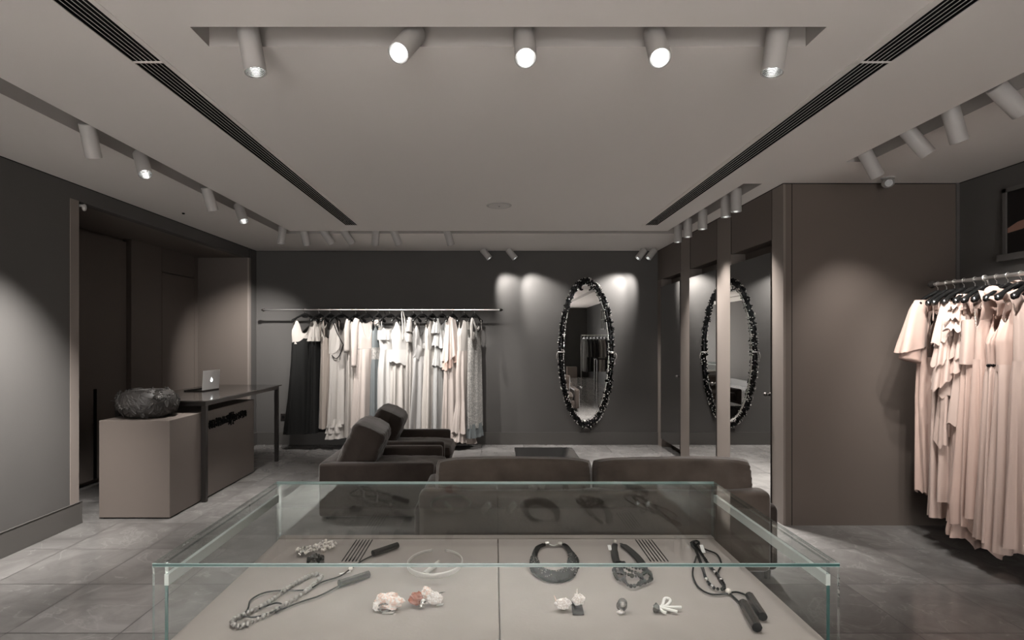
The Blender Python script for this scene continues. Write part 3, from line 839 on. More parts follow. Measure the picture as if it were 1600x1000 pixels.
# ------------------------------------------------------------------ oval mirror
t = thing('oval_mirror', 'tall oval mirror in a thorny black jewelled frame on the back wall', 'mirror', (1.392, YB, 1.397))
cx, cz, yw = 1.392, 1.397, YB
m = MB(); n = 96
ring = [(cx + 0.345*math.cos(2*PI*k/n), yw-0.02, cz + 1.035*math.sin(2*PI*k/n)) for k in range(n)]
m.poly(ring); m.build('mirror_glass', M['mirror'], t)
m = MB(); m.prism([(cx + 0.40*math.cos(2*PI*k/n), yw-0.015, cz + 1.10*math.sin(2*PI*k/n)) for k in range(n)], (0, 0.013, 0)); m.build('back_board', M['black'], t)
m = MB()
m.tube([(cx + 0.382*math.cos(2*PI*k/n), yw-0.03, cz + 1.078*math.sin(2*PI*k/n)) for k in range(n)], 0.036, 10, loop=True)
fr = m.build('frame', M['jet'], t, smooth=True)
m = MB(); m.tube([(cx + 0.345*math.cos(2*PI*k/n), yw-0.035, cz + 1.032*math.sin(2*PI*k/n)) for k in range(n)], 0.0065, 6, loop=True)
m.build('inner_rim', M['silver'], t, smooth=True)
random.seed(5)
m = MB(); m2 = MB()
for k in range(520):
    th = 2*PI*k/520 + random.uniform(-0.01, 0.01); rr = random.uniform(-0.038, 0.043)
    c = Vector((cx + (0.382+rr)*math.cos(th), yw-0.045-random.uniform(0, 0.025), cz + (1.078+rr)*math.sin(th)))
    q = Matrix.Rotation(random.uniform(0, 6), 3, 'Y') @ Matrix.Rotation(random.uniform(-0.6, 0.6), 3, 'X')
    m.ball(c, (0.030, 0.014, 0.013), 6, 4, q)
for k in range(300):
    th = 2*PI*random.random(); rr = random.choice((-0.04, 0.045, 0.05, random.uniform(-0.03, 0.04)))
    c = Vector((cx + (0.382+rr)*math.cos(th), yw-0.06-random.uniform(0, 0.02), cz + (1.078+rr)*math.sin(th)))
    d = Vector((math.cos(th), -0.5, math.sin(th)))*0.012
    m2.cyl(c, c + d, 0.006, 0.002, 5); m2.ball(c, 0.008, 6, 4)
m.build('jet_leaves', M['jet'], t, smooth=True)
m2.build('silver_thorns', M['silver'], t, smooth=True)['kind'] = 'stuff'  # silver thorns of the frame, each a spike on a bead
m = MB()
for s in (-1, 1):
    m.tube(spline([(cx, yw-0.07, cz-1.09), (cx+s*0.03, yw-0.075, cz-1.115), (cx+s*0.075, yw-0.06, cz-1.17)], 5), 0.009, 6)
    m.tube(spline([(cx, yw-0.07, cz-1.08), (cx+s*0.05, yw-0.08, cz-1.04), (cx+s*0.06, yw-0.07, cz-1.09), (cx, yw-0.07, cz-1.09)], 5), 0.008, 6)
    m.tube(spline([(cx, yw-0.06, cz+1.1), (cx+s*0.06, yw-0.075, cz+1.05), (cx+s*0.085, yw-0.07, cz+0.97), (cx+s*0.05, yw-0.06, cz+0.95)], 6), 0.011, 6)
m.build('bow', M['jet'], t, smooth=True)
for s in (-1, 1):
    m = MB(); m.tube([(cx+s*0.33, yw-0.075, cz+0.01), (cx+s*0.44, yw-0.075, cz+0.01)], 0.009, 8)
    m.tube(spline([(cx+s*0.44, yw-0.07, cz), (cx+s*0.455, yw-0.07, cz-0.05), (cx+s*0.45, yw-0.065, cz-0.09)], 4), 0.006, 6)
    m.build('tie', M['silver'], t, smooth=True)

# ------------------------------------------------------------------ picture on the far right wall
t = thing('framed_photograph', 'dark framed photograph of a person at a table above the blush gowns', 'picture', (XR, 3.85, 2.25))
px = XR - 0.035
m = MB()
m.box(px, XR, 4.265, 4.294, 2.235, 2.765); m.box(px, XR, 3.3, 3.33, 2.235, 2.765); m.box(px, XR, 3.3, 4.294, 2.735, 2.765); m.box(px-0.025, XR, 3.28, 4.315, 2.205, 2.255)
m.build('frame', M['frame_grey'], t)
m = MB(); m.box(px+0.012, XR, 3.33, 4.265, 2.25, 2.735); m.build('print', M['picture_dark'], t)
def flat(pts, mt, nm, par, dx):
    q = MB(); q.prism([(px+dx, y, z) for (y, z) in pts], (0.0005, 0, 0)); q.build(nm, M[mt], par)
flat([(4.262, 2.42), (4.262, 2.455), (4.18, 2.49), (4.10, 2.50), (4.05, 2.49), (4.06, 2.465), (4.14, 2.43)], 'print_skin', 'printed_table', t, 0.0115)
flat([(4.09, 2.60), (4.065, 2.66), (4.03, 2.67), (4.02, 2.58), (4.05, 2.55)], 'print_white', 'printed_shirt', t, 0.0115)
flat([(4.08, 2.29), (4.06, 2.37), (4.03, 2.37), (4.03, 2.28)], 'print_white', 'printed_cuff', t, 0.0115)
flat([(4.12, 2.255), (4.08, 2.30), (4.04, 2.31), (4.03, 2.255)], 'print_skin', 'printed_hand', t, 0.0112)
flat([(4.02, 2.255), (4.05, 2.40), (4.03, 2.62), (3.95, 2.70), (3.8, 2.72), (3.62, 2.60), (3.58, 2.255)], 'print_brown', 'printed_figure', t, 0.0118)

# ------------------------------------------------------------------ gowns
def interp(rows, z):
    """rows (z, ...) descending; smooth interpolation"""
    if z >= rows[0][0]: return rows[0][1:]
    for a, c in zip(rows, rows[1:]):
        if z >= c[0]:
            t_ = (a[0]-z)/(a[0]-c[0])
            return tuple(p + (q-p)*t_ for p, q in zip(a[1:], c[1:]))
    return rows[-1][1:]

def cloth_tube(rows, seed=0, th0=0.0, th1=2*PI, nt=84, nz=26, neck=None, hem=None, folds=(5, 9, 14), sharp=1.0, twist=0.0):
    """rows: (z, half width, half depth, fold amplitude, x offset)"""
    rnd = random.Random(seed); ph = [rnd.uniform(0, 6.28) for _ in folds]; wts = [1.0, 0.7, 0.4][:len(folds)]
    zt, zb = rows[0][0], rows[-1][0]
    m = MB(); closed = abs(th1-th0-2*PI) < 1e-6
    ntt = nt if closed else nt + 1
    grid = []
    for i in range(nz+1):
        f = i/nz; z0 = zt + (zb-zt)*f; hw, hd, am, xo = interp(rows, z0)
        ring = []
        for k in range(ntt):
            th = th0 + (th1-th0)*k/nt
            fold = sum(w*math.sin(n*th + p + twist*f + 0.5*math.sin(3*f+p)) for n, p, w in zip(folds, ph, wts))
            fold = math.copysign(abs(fold)**sharp, fold)
            c, s = math.cos(th), math.sin(th)
            x = xo + hw*math.copysign(abs(c)**0.85, c) + am*fold*c*0.8
            y = hd*math.copysign(abs(s)**0.85, s) + am*fold*s
            z = z0
            if neck: z += neck(c, s)*(1-f)**2.5
            if hem: z += hem(c, s, th)*f**2.2
            ring.append(m.bm.verts.new((x, y, z)))
        grid.append(ring)
    for i in range(nz):
        for k in range(nt):
            a, bb = grid[i], grid[i+1]
            k2 = (k+1) % ntt
            m.face([a[k], a[k2], bb[k2], bb[k]])
    return m

def vneck(d, w=0.45, back=0.35, arm=0.13):
    """neckline dipping in the middle and cut away under the arms, highest at the shoulders"""
    return lambda c, s: -(d if s < 0 else d*back)*math.exp(-(c/w)**2) - arm*max(0.0, (abs(c)-0.66)/0.34)**1.3
def wavy(a, n=11, p=0.0):
    return lambda c, s, th: a*math.sin(n*th+p)
def slant(a, q=0.0):
    return lambda c, s, th=0.0: a*c + q*s + 0.012*math.sin(9*th)

class Gown:
    def __init__(self, name, label, x, y, z, rot, cat='gown', group=None):
        self.t = thing(name, label, cat, (x, y, z), rot, group); self.s = int(abs(x*977 + y*331)) % 997
    def tube(self, part, mt, rows, **k):
        rows = [tuple(r) + (0.0,)*(5-len(r)) for r in rows]
        if part == 'bodice':
            r = rows[-1]; rows[-1] = (r[0], r[1], r[2], 0.0008, r[4])
        if part == 'skirt':
            r = rows[0]; rows[0] = (r[0], r[1]+0.003, r[2]+0.004, 0.0008, r[4])
            f_ = rows[1]; rows.insert(1, (r[0]+0.15*(f_[0]-r[0]), r[1]+0.15*(f_[1]-r[1])+0.002, r[2]+0.15*(f_[2]-r[2])+0.003, 0.6*f_[3], r[4]))
        self.s += 7
        return cloth_tube(rows, seed=self.s, **k).build(part, mt, self.t, smooth=True, local=True, normals=False)
    def strap(self, mt, x, w, zf, hd, xs=None, zs=-0.15, zb=None, part='strap'):
        xs = xs if xs is not None else x
        zb = zf if zb is None else zb
        m = MB()
        pts = spline([(x, -hd, zf-0.02), (x*0.55+xs*0.45, -hd*0.8, (zf+zs)/2), (xs, -0.02, zs), (xs, 0.0, zs+0.008), (xs, 0.02, zs), (x*0.55+xs*0.45, hd*0.8, (zb+zs)/2), (x, hd, zb-0.02)], 4)
        m.tube(pts, w/2, 8, up=(1, 0, 0), flat=max(0.06, 0.004/w))
        m.build(part, mt, self.t, smooth=True, local=True)
    def sleeve(self, mt, s, pts, rad, part='sleeve', flat=0.55):
        m = MB(); P_ = spline([(s*p[0], p[1], p[2]) for p in pts], 5)
        n = len(P_); rr = [interp([(-i, r) for i, r in enumerate(rad)], -j/(n-1)*(len(rad)-1))[0] for j in range(n)]
        m.tube(P_, rr, 16, up=(1, 0, 0), flat=flat, caps=True)
        m.build(part, mt, self.t, smooth=True, local=True)
    def ruffle(self, mt, z0, z1, hw0, hw1, hd0, hd1, amp, part='ruffle', n=(9, 15), hem=None, xo0=0.0, xo1=0.0, th0=0.0, th1=2*PI, neck=None):
        self.s += 3
        return cloth_tube([(z0, hw0, hd0, amp*0.15, xo0), ((z0+z1)/2, (hw0+hw1)/2, (hd0+hd1)/2, amp*0.5, (xo0+xo1)/2), (z1, hw1, hd1, amp, xo1)], seed=self.s, nz=8, nt=96,
                          folds=n, hem=hem, th0=th0, th1=th1, neck=neck).build(part, mt, self.t, smooth=True, local=True, normals=False)
    def band(self, mt, z, hw, hd, h, part='belt', xo=0.0):
        return cloth_tube([(z+h/2, hw, hd, 0.001, xo), (z, hw+0.003, hd+0.003, 0.001, xo), (z-h/2, hw, hd, 0.001, xo)], seed=1, nz=4).build(part, mt, self.t, smooth=True, local=True, normals=False)

HANGER = {}
def hanger_mesh():
    m = MB()
    pts = [(0.019*math.cos(a), 0, 0.019*math.sin(a)) for a in [R(v) for v in range(-20, 200, 20)]]
    pts += [(-0.012, 0, -0.02), (0, 0, -0.03), (0, 0, -0.065)]
    m.tube(pts, 0.0022, 6)
    HANGER['hook'] = m
    m = MB()
    pts = []; rad = []
    for k in range(-12, 13):
        f = abs(k)/12
        pts.append((0.195*k/12, -0.012*f*f, -0.07 - 0.03*f - 0.075*f*f))
        rad.append(0.022 - 0.007*sm(0, 0.5, f) + 0.010*sm(0.7, 0.95, f) - 0.016*sm(0.95, 1.02, f))
    m.tube(pts, rad, 12, up=(0, 1, 0), flat=1.0)
    m.prism([(-0.018, -0.014, -0.055), (0.018, -0.014, -0.055), (0.044, -0.014, -0.112), (0.02, -0.014, -0.118), (-0.02, -0.014, -0.118), (-0.044, -0.014, -0.112)], (0, 0.028, 0))
    HANGER['hanger_bar'] = m
    for k in list(HANGER):
        o_ = HANGER[k].build(k, M['chrome'] if k == 'hook' else M['black_gloss'], smooth=50); HANGER[k] = o_.data; bpy.data.objects.remove(o_)
hanger_mesh()
def hanger(x, y, z, rot, label, group):
    t_ = thing('clothes_hanger', label, 'hanger', (x, y, z), rot, group)
    for k in ('hook', 'hanger_bar'):
        c = bpy.data.objects.new(k, HANGER[k]); COL.objects.link(c); c.parent = t_
    return t_

# --- the rail on the back wall
RY, RZ = 8.09, 2.03
t = thing('clothes_rail', 'steel clothes rail with dark end caps on the back wall', 'clothes rail', ((-3.39+0.113)/2, RY, RZ))
m = MB(); m.cyl((-3.385, RY, RZ), (0.10, RY, RZ), 0.0125, seg=16); m.build('bar', M['chrome'], t, smooth=40)
for (x, s) in ((-3.385, -1), (0.10, 1)):
    m = MB(); m.cyl((x-s*0.02, RY, RZ), (x, RY, RZ), 0.02, 0.026, 16); m.cyl((x, RY, RZ), (x+s*0.03, RY, RZ), 0.026, 0.006, 16); m.build('end_cap', M['black_metal'], t, smooth=50)
for pxx in (475, 600, 720):
    x = (pxx-772)/862*RY
    m = MB(); m.tube(spline([(x, RY-0.014, RZ+0.012), (x, RY, RZ+0.018), (x, RY+0.02, RZ-0.02), (x, RY+0.1, RZ-0.06), (x, YB, RZ-0.08)], 5), 0.007, 8)
    m.lathe([(0.022, 0), (0.022, 0.008), (0, 0.008)], (0, 0, 0), 16)
    m.bm.verts.ensure_lookup_table()
    vs = m.bm.verts[-48:]
    bmesh.ops.rotate(m.bm, verts=vs, matrix=Matrix.Rotation(PI/2, 3, 'X')); bmesh.ops.translate(m.bm, verts=vs, vec=(x, YB, RZ-0.08))
    m.build('bracket', M['black_metal'], t, smooth=50)

GB = 'gowns on the back wall rail'; GH = 'black hangers on the back wall rail'
zb = lambda y: -(y-484)/106.6
hooks = [477, 498.4, 515.6, 533, 556, 572, 591, 608.8, 627, 646, 659.5, 675, 690.5, 706.7, 725.4, 741.6]
angs = [36, 68, 62, 47, 62, 46, 74, 49, 50, 68, 48, 66, 60, 62, 60, 62]
hl = ['holding the white-topped black gown', 'holding the black gown with a white ruffle', 'holding the nude chiffon gown', 'holding the ivory gown with black piping',
      'behind the blush cardigan gown', 'holding the blush long-sleeved gown', 'holding the slate blue gown', 'holding the white strappy satin gown',
      'under the white halter loop', 'holding the greige sleeved gown', 'holding the silver wrap gown', 'holding the cream halter gown',
      'holding the pale grey tiered gown', 'holding the blush ruffled gown', 'with a round knob over the pale trumpet gown', 'holding the grey lace gown']
bx = [(p-772)/862*RY for p in hooks]
for x, a, l in zip(bx, angs, hl):
    hanger(x, RY, RZ, R(a), 'black hanger on the back rail ' + l, GH)

def bg(i, name, label):
    return Gown(name, label, bx[i], RY, RZ, R(angs[i]), group=GB)

# 1 black gown, white top
g = bg(0, 'evening_gown', 'long black gown with a white V-neck top, leftmost on the back rail')
g.tube('bodice', F['cream'], [(-0.145, 0.19, 0.05, 0.005), (-0.34, 0.195, 0.062, 0.006), (-0.50, 0.187, 0.066, 0.004)], neck=vneck(0.34, 0.36, 0.7, 0.16), hem=lambda c, s, th: 0.08*math.exp(-(c/0.35)**2))
g.tube('skirt', F['black'], [(-0.47, 0.187, 0.062, 0.004), (-0.8, 0.20, 0.07, 0.008), (-1.3, 0.235, 0.085, 0.014), (-1.80, 0.285, 0.10, 0.022)], neck=lambda c, s: 0.07*math.exp(-(c/0.35)**2), folds=(4, 7, 11))
# 2
g = bg(1, 'evening_gown', 'black gown with white ruffled bust beside the white-topped gown')
g.tube('bodice', F['cream'], [(-0.15, 0.17, 0.05, 0.006), (-0.42, 0.17, 0.06, 0.01)], neck=vneck(0.2), hem=wavy(0.01))
g.ruffle(F['cream'], -0.25, -0.46, 0.10, 0.135, 0.05, 0.085, 0.02, xo0=-0.06, xo1=-0.06)
g.tube('skirt', F['black'], [(-0.40, 0.172, 0.055, 0.006), (-0.8, 0.19, 0.065, 0.012), (-1.4, 0.215, 0.075, 0.018), (-1.78, 0.23, 0.085, 0.024)])
# 3
g = bg(2, 'evening_gown', 'nude chiffon gown with thin draped neckline between black and ivory gowns')
g.tube('bodice', F['nude'], [(-0.38, 0.17, 0.05, 0.008), (-0.6, 0.165, 0.055, 0.008)], neck=vneck(0.10, 0.5))
for s in (-1, 1): g.strap(F['nude'], s*0.15, 0.02, -0.37, 0.045, xs=s*0.16, zs=-0.14)
g.tube('skirt', F['nude'], [(-0.58, 0.166, 0.055, 0.008), (-1.2, 0.18, 0.065, 0.018), (-1.72, 0.19, 0.07, 0.024)])
# 4
g = bg(3, 'evening_gown', 'ivory cowl gown edged with black piping and a tiered hem')
g.tube('bodice', F['ivory'], [(-0.17, 0.18, 0.045, 0.006), (-0.40, 0.19, 0.06, 0.008), (-0.62, 0.18, 0.06, 0.004)], neck=vneck(0.32, 0.42, 0.6))
g.tube('drape', F['ivory'], [(-0.22, 0.19, 0.052, 0.004), (-0.64, 0.197, 0.068, 0.01)], th0=PI*1.0, th1=PI*2.0, neck=vneck(0.28, 0.4), hem=lambda c, s, th: 0.17*math.exp(-(c/0.4)**2), nz=14)
m = MB()
for s in (-1, 1):
    m.tube(spline([(s*0.16, -0.04, -0.17), (s*0.10, -0.058, -0.34), (s*0.015, -0.072, -0.50), (s*0.02, -0.072, -0.53), (s*0.07, -0.073, -0.66), (s*0.13, -0.068, -0.71), (s*0.18, -0.045, -0.66)], 5), 0.0075, 6)
m.build('piping', F['black'], g.t, smooth=True, local=True)
g.tube('skirt', F['ivory'], [(-0.60, 0.18, 0.06, 0.006), (-1.1, 0.19, 0.066, 0.016), (-1.66, 0.215, 0.075, 0.024)])
for k in range(3): g.ruffle(F['ivory'], -1.58-0.08*k, -1.70-0.085*k, 0.21+0.004*k, 0.23+0.004*k, 0.07, 0.085, 0.016, part='hem_tier')
# 5
g = bg(4, 'evening_gown', 'cream short-sleeved gown half hidden left of the blush cardigan gown')
g.tube('bodice', F['cream'], [(-0.16, 0.175, 0.045, 0.004), (-0.55, 0.175, 0.06, 0.008)], neck=vneck(0.2, 0.4))
g.sleeve(F['cream'], -1, [(0.17, -0.01, -0.15), (0.205, -0.02, -0.3), (0.21, -0.02, -0.62)], [0.035, 0.05, 0.052])
g.tube('skirt', F['cream'], [(-0.53, 0.176, 0.06, 0.006), (-1.1, 0.185, 0.066, 0.014), (-1.84, 0.21, 0.075, 0.024)])
# 6
g = bg(5, 'evening_gown', 'pale blush gown with long sleeves, open neck and dark waist belt')
g.tube('bodice', F['blush_pale'], [(-0.16, 0.17, 0.045, 0.003), (-0.4, 0.18, 0.06, 0.006), (-0.57, 0.165, 0.06, 0.006)], neck=vneck(0.30, 0.4, 0.15))
g.tube('lining', F['ivory'], [(-0.19, 0.10, 0.03, 0.002), (-0.54, 0.13, 0.052, 0.004)], neck=vneck(0.02))
g.band(F['greige'], -0.57, 0.168, 0.062, 0.02)
g.sleeve(F['blush_pale'], -1, [(0.16, -0.015, -0.14), (0.21, -0.03, -0.28), (0.225, -0.045, -0.55), (0.235, -0.05, -0.83)], [0.04, 0.055, 0.05, 0.038])
g.sleeve(F['blush_pale'], 1, [(0.16, -0.015, -0.14), (0.19, -0.03, -0.28), (0.20, -0.035, -0.55), (0.20, -0.04, -0.80)], [0.04, 0.055, 0.05, 0.038])
g.ruffle(F['blush_pale'], -0.40, -0.66, 0.06, 0.09, 0.04, 0.07, 0.022, xo0=0.12, xo1=0.13)
g.tube('skirt', F['blush_pale'], [(-0.57, 0.165, 0.06, 0.006), (-1.1, 0.19, 0.07, 0.014), (-1.62, 0.22, 0.08, 0.022)], hem=slant(0.10))
# 7
g = bg(6, 'evening_gown', 'narrow slate blue gown with lace waist between blush and white gowns')
g.tube('bodice', F['slate'], [(-0.18, 0.16, 0.04, 0.004), (-0.55, 0.165, 0.05, 0.006)], neck=vneck(0.24, 0.4))
g.tube('waist_lace', F['lace'], [(-0.55, 0.168, 0.054, 0.003), (-0.72, 0.168, 0.055, 0.003)])
m = MB(); random.seed(2)
for k in range(14): m.ball((-0.13+random.uniform(-0.03,0.03), -0.045+random.uniform(-0.015,0.01), -0.19+random.uniform(-0.04,0.04)), 0.017, 6, 4)
m.build('flower', F['ivory'], g.t, smooth=True, local=True)
g.tube('skirt', F['slate'], [(-0.72, 0.166, 0.052, 0.006), (-1.2, 0.175, 0.06, 0.012), (-1.75, 0.19, 0.065, 0.018)])
# 8
g = bg(7, 'evening_gown', 'bright white bias-cut slip gown on thin straps')
g.tube('bodice', F['white'], [(-0.24, 0.19, 0.04, 0.004), (-0.42, 0.185, 0.055, 0.006), (-0.6, 0.165, 0.056, 0.004)], neck=vneck(0.10, 0.55))
for s in (-1, 1): g.strap(F['white'], s*0.165, 0.012, -0.24, 0.035, xs=s*0.17, zs=-0.145)
g.tube('drape', F['white'], [(-0.30, 0.10, 0.05, 0.004, -0.10), (-0.44, 0.085, 0.075, 0.008, -0.11)], nz=10)
g.tube('skirt', F['white'], [(-0.58, 0.166, 0.056, 0.004), (-0.9, 0.20, 0.066, 0.01), (-1.3, 0.205, 0.068, 0.016), (-1.84, 0.22, 0.075, 0.022)])
# 9
g = bg(8, 'evening_gown', 'bright white peplum gown with a halter loop above the hanger')
g.tube('bodice', F['white'], [(-0.17, 0.165, 0.04, 0.003), (-0.36, 0.175, 0.055, 0.004), (-0.60, 0.16, 0.056, 0.003)], neck=vneck(0.20, 0.35))
m = MB(); m.tube(spline([(-0.03, -0.07, -0.45), (-0.025, -0.055, -0.2), (-0.018, -0.03, -0.05), (0.0, -0.03, -0.025), (0.018, -0.03, -0.05), (0.025, -0.055, -0.2), (0.03, -0.07, -0.45)], 6), 0.011, 8, up=(1,0,0), flat=0.4)
m.build('halter_loop', F['ivory'], g.t, smooth=True, local=True)
g.ruffle(F['white'], -0.58, -0.80, 0.165, 0.22, 0.058, 0.085, 0.008, part='peplum', n=(4, 6), hem=slant(-0.05))
g.tube('skirt', F['ivory'], [(-0.7, 0.165, 0.056, 0.006), (-1.2, 0.18, 0.064, 0.018), (-1.84, 0.20, 0.07, 0.026)], folds=(6, 11, 17))
# 10
g = bg(9, 'evening_gown', 'greige chiffon gown with layered cap sleeves')
g.tube('bodice', F['greige'], [(-0.16, 0.17, 0.042, 0.004), (-0.6, 0.165, 0.056, 0.006)], neck=vneck(0.2, 0.4))
for k in range(2): g.sleeve(F['greige'], -1, [(0.13, -0.02, -0.13-0.08*k), (0.185, -0.04, -0.25-0.1*k), (0.20, -0.045, -0.33-0.15*k)], [0.04, 0.058, 0.066])
g.tube('skirt', F['greige'], [(-0.58, 0.166, 0.056, 0.006), (-1.2, 0.185, 0.064, 0.016), (-1.84, 0.21, 0.07, 0.024)], folds=(6, 11, 17))
# 11
g = bg(10, 'evening_gown', 'silver satin wrap gown with a plunging neckline and gathered waist')
g.tube('bodice', F['silver'], [(-0.20, 0.18, 0.042, 0.006), (-0.42, 0.18, 0.058, 0.012), (-0.66, 0.165, 0.058, 0.012)], neck=vneck(0.38, 0.42, 0.5), folds=(7, 12, 19), twist=3.0)
for s in (-1, 1): g.strap(F['silver'], s*0.165, 0.012, -0.2, 0.038, xs=s*0.17, zs=-0.145)
g.tube('waist_drape', F['silver'], [(-0.58, 0.17, 0.066, 0.012), (-0.72, 0.172, 0.07, 0.012), (-0.80, 0.17, 0.066, 0.01)], neck=slant(-0.10), hem=slant(-0.12), folds=(5, 8), nz=10, twist=4.0)
g.tube('skirt', F['silver'], [(-0.68, 0.168, 0.06, 0.012), (-1.2, 0.195, 0.07, 0.022), (-1.84, 0.225, 0.078, 0.03)], folds=(5, 8, 13), twist=0.8)
# 12
g = bg(11, 'evening_gown', 'cream halter gown between the silver wrap and grey tiered gowns')
g.tube('bodice', F['cream'], [(-0.15, 0.14, 0.042, 0.004), (-0.36, 0.17, 0.056, 0.004), (-0.6, 0.16, 0.056, 0.004)], neck=vneck(0.14, 0.4))
g.tube('skirt', F['cream'], [(-0.58, 0.162, 0.056, 0.006), (-1.1, 0.18, 0.064, 0.014), (-1.84, 0.22, 0.074, 0.024)])
# 13
g = bg(12, 'evening_gown', 'pale grey chiffon gown with cascading ruffles down the front')
g.tube('bodice', F['grey'], [(-0.18, 0.15, 0.042, 0.006), (-0.6, 0.165, 0.056, 0.006)], neck=vneck(0.2, 0.4))
for s in (-1, 1): g.ruffle(F['grey'], -0.13, -0.34, 0.03, 0.055, 0.03, 0.05, 0.015, xo0=s*0.135, xo1=s*0.15)
for k, (a, c) in enumerate(((-0.30, -0.58), (-0.55, -0.86))): g.ruffle(F['grey'], a, c, 0.15, 0.20, 0.055, 0.085, 0.018, hem=slant(-0.05))
g.tube('skirt', F['grey'], [(-0.58, 0.165, 0.056, 0.006), (-1.2, 0.185, 0.064, 0.016), (-1.84, 0.21, 0.072, 0.024)])
# 14
g = bg(13, 'evening_gown', 'blush one-shoulder gown with a slanting frilled cape')
g.tube('bodice', F['blush_pale'], [(-0.12, 0.06, 0.035, 0.004, -0.05), (-0.3, 0.15, 0.05, 0.006), (-0.6, 0.165, 0.056, 0.006)], neck=slant(-0.02))
g.ruffle(F['blush_pale'], -0.14, -0.62, 0.09, 0.21, 0.045, 0.09, 0.022, hem=slant(0.14), n=(8, 17), xo0=-0.04)
g.ruffle(F['blush3'], -0.40, -0.74, 0.15, 0.20, 0.06, 0.085, 0.02, hem=slant(0.14), n=(11, 17))
g.tube('skirt', F['blush_pale'], [(-0.58, 0.166, 0.056, 0.008), (-1.2, 0.18, 0.066, 0.02), (-1.85, 0.205, 0.074, 0.028), (-1.98, 0.205, 0.076, 0.03)], hem=slant(0.12))
# 15
g = bg(14, 'evening_gown', 'pale trumpet gown with a keyhole neck and frilled train')
g.tube('bodice', F['ivory'], [(-0.15, 0.10, 0.04, 0.003), (-0.34, 0.165, 0.055, 0.004), (-0.62, 0.155, 0.055, 0.004)], neck=vneck(0.03, 0.4))
g.tube('skirt', F['blush_pale'], [(-0.60, 0.156, 0.055, 0.004), (-0.95, 0.18, 0.06, 0.01), (-1.35, 0.165, 0.06, 0.014), (-1.80, 0.235, 0.08, 0.03)], hem=slant(-0.03))
g.ruffle(F['blush_pale'], -1.66, -1.95, 0.18, 0.235, 0.065, 0.09, 0.026, part='train', hem=slant(-0.05))
# 16
g = bg(15, 'evening_gown', 'grey lace gown with ribbon bows at the shoulders, rightmost on the back rail')
g.tube('bodice', F['lace'], [(-0.28, 0.16, 0.05, 0.004), (-0.6, 0.16, 0.058, 0.004)], neck=vneck(0.05, 0.5))
g.tube('skirt', F['lace'], [(-0.59, 0.161, 0.058, 0.004), (-1.1, 0.17, 0.062, 0.008), (-1.72, 0.175, 0.066, 0.012)])
g.ruffle(F['slate'], -1.66, -1.86, 0.172, 0.185, 0.062, 0.075, 0.012, part='hem_tier')
for s in (-1, 1): g.strap(F['ivory'], s*0.13, 0.018, -0.28, 0.045, xs=s*0.15, zs=-0.14)
m = MB()
m.tube(spline([(-0.14, -0.05, -0.14), (-0.19, -0.06, -0.22), (-0.20, -0.07, -0.36), (-0.17, -0.07, -0.43), (-0.14, -0.065, -0.33)], 6), 0.035, 10, up=(1,0,0), flat=0.35)
m.tube(spline([(-0.14, -0.05, -0.14), (-0.10, -0.07, -0.24), (-0.05, -0.07, -0.29), (0.02, -0.065, -0.26)], 6), 0.02, 10, up=(1,0,0), flat=0.35)
m.build('ribbon_bow', F['ivory'], g.t, smooth=True, local=True)

# --- the rail on the right with blush gowns
QX, QZ = 3.54, 2.04
t = thing('clothes_rail', 'steel clothes rail carrying the blush gowns along the right wall', 'clothes rail', (QX, 3.5, QZ))
m = MB(); m.cyl((QX, 4.46, QZ), (QX, 2.5, QZ), 0.0135, seg=18); m.build('bar', M['chrome'], t, smooth=40)
for (y, s) in ((4.46, 1), (2.5, -1)):
    m = MB(); m.cyl((QX, y-s*0.03, QZ), (QX, y, QZ), 0.02, 0.03, 18); m.cyl((QX, y, QZ), (QX, y+s*0.03, QZ), 0.03, 0.012, 18); m.build('end_cap', M['black_metal'], t, smooth=50)
for y in (3.98, 2.7):
    m = MB(); m.tube([(QX + 0.018*math.cos(a), y, QZ + 0.018*math.sin(a)) for a in [2*PI*k/16 for k in range(16)]], 0.007, 8, loop=True)
    m.tube(spline([(QX+0.015, y, QZ-0.012), (QX+0.05, y, QZ-0.06), (QX+0.2, y, QZ-0.08), (XR, y, QZ-0.08)], 5), 0.009, 8)
    m.build('bracket', M['chrome'], t, smooth=50)

GR = 'blush gowns on the right rail'; GRH = 'black hangers on the right rail'
ry = [4.40, 4.315, 4.24, 4.155, 4.06, 3.975, 3.885, 3.80, 3.705, 3.60]
ra = [6, 10, 5, 8, 10, 6, 4, 7, 5, 8]
rl = ['holding the caped blush dress, nearest the corner', 'holding the dark sequinned top', 'holding the strappy blush gown', 'holding the blush peplum gown', 'holding the tiered blush gown',
      'holding the bead-edged blush gown', 'holding the bow-collared gown', 'holding the belted halter gown', 'holding the seamed-bust gown', 'holding the gown cut off by the frame edge']
for y, a, l in zip(ry, ra, rl): hanger(QX, y, QZ, R(a), 'black hanger on the right rail ' + l, GRH)
def rg(i, name, label, cat='gown'):
    return Gown(name, label, QX, ry[i], QZ, R(ra[i]), cat, GR)
zr = lambda y, Y: 1.6 - (y-530)/862*Y - QZ
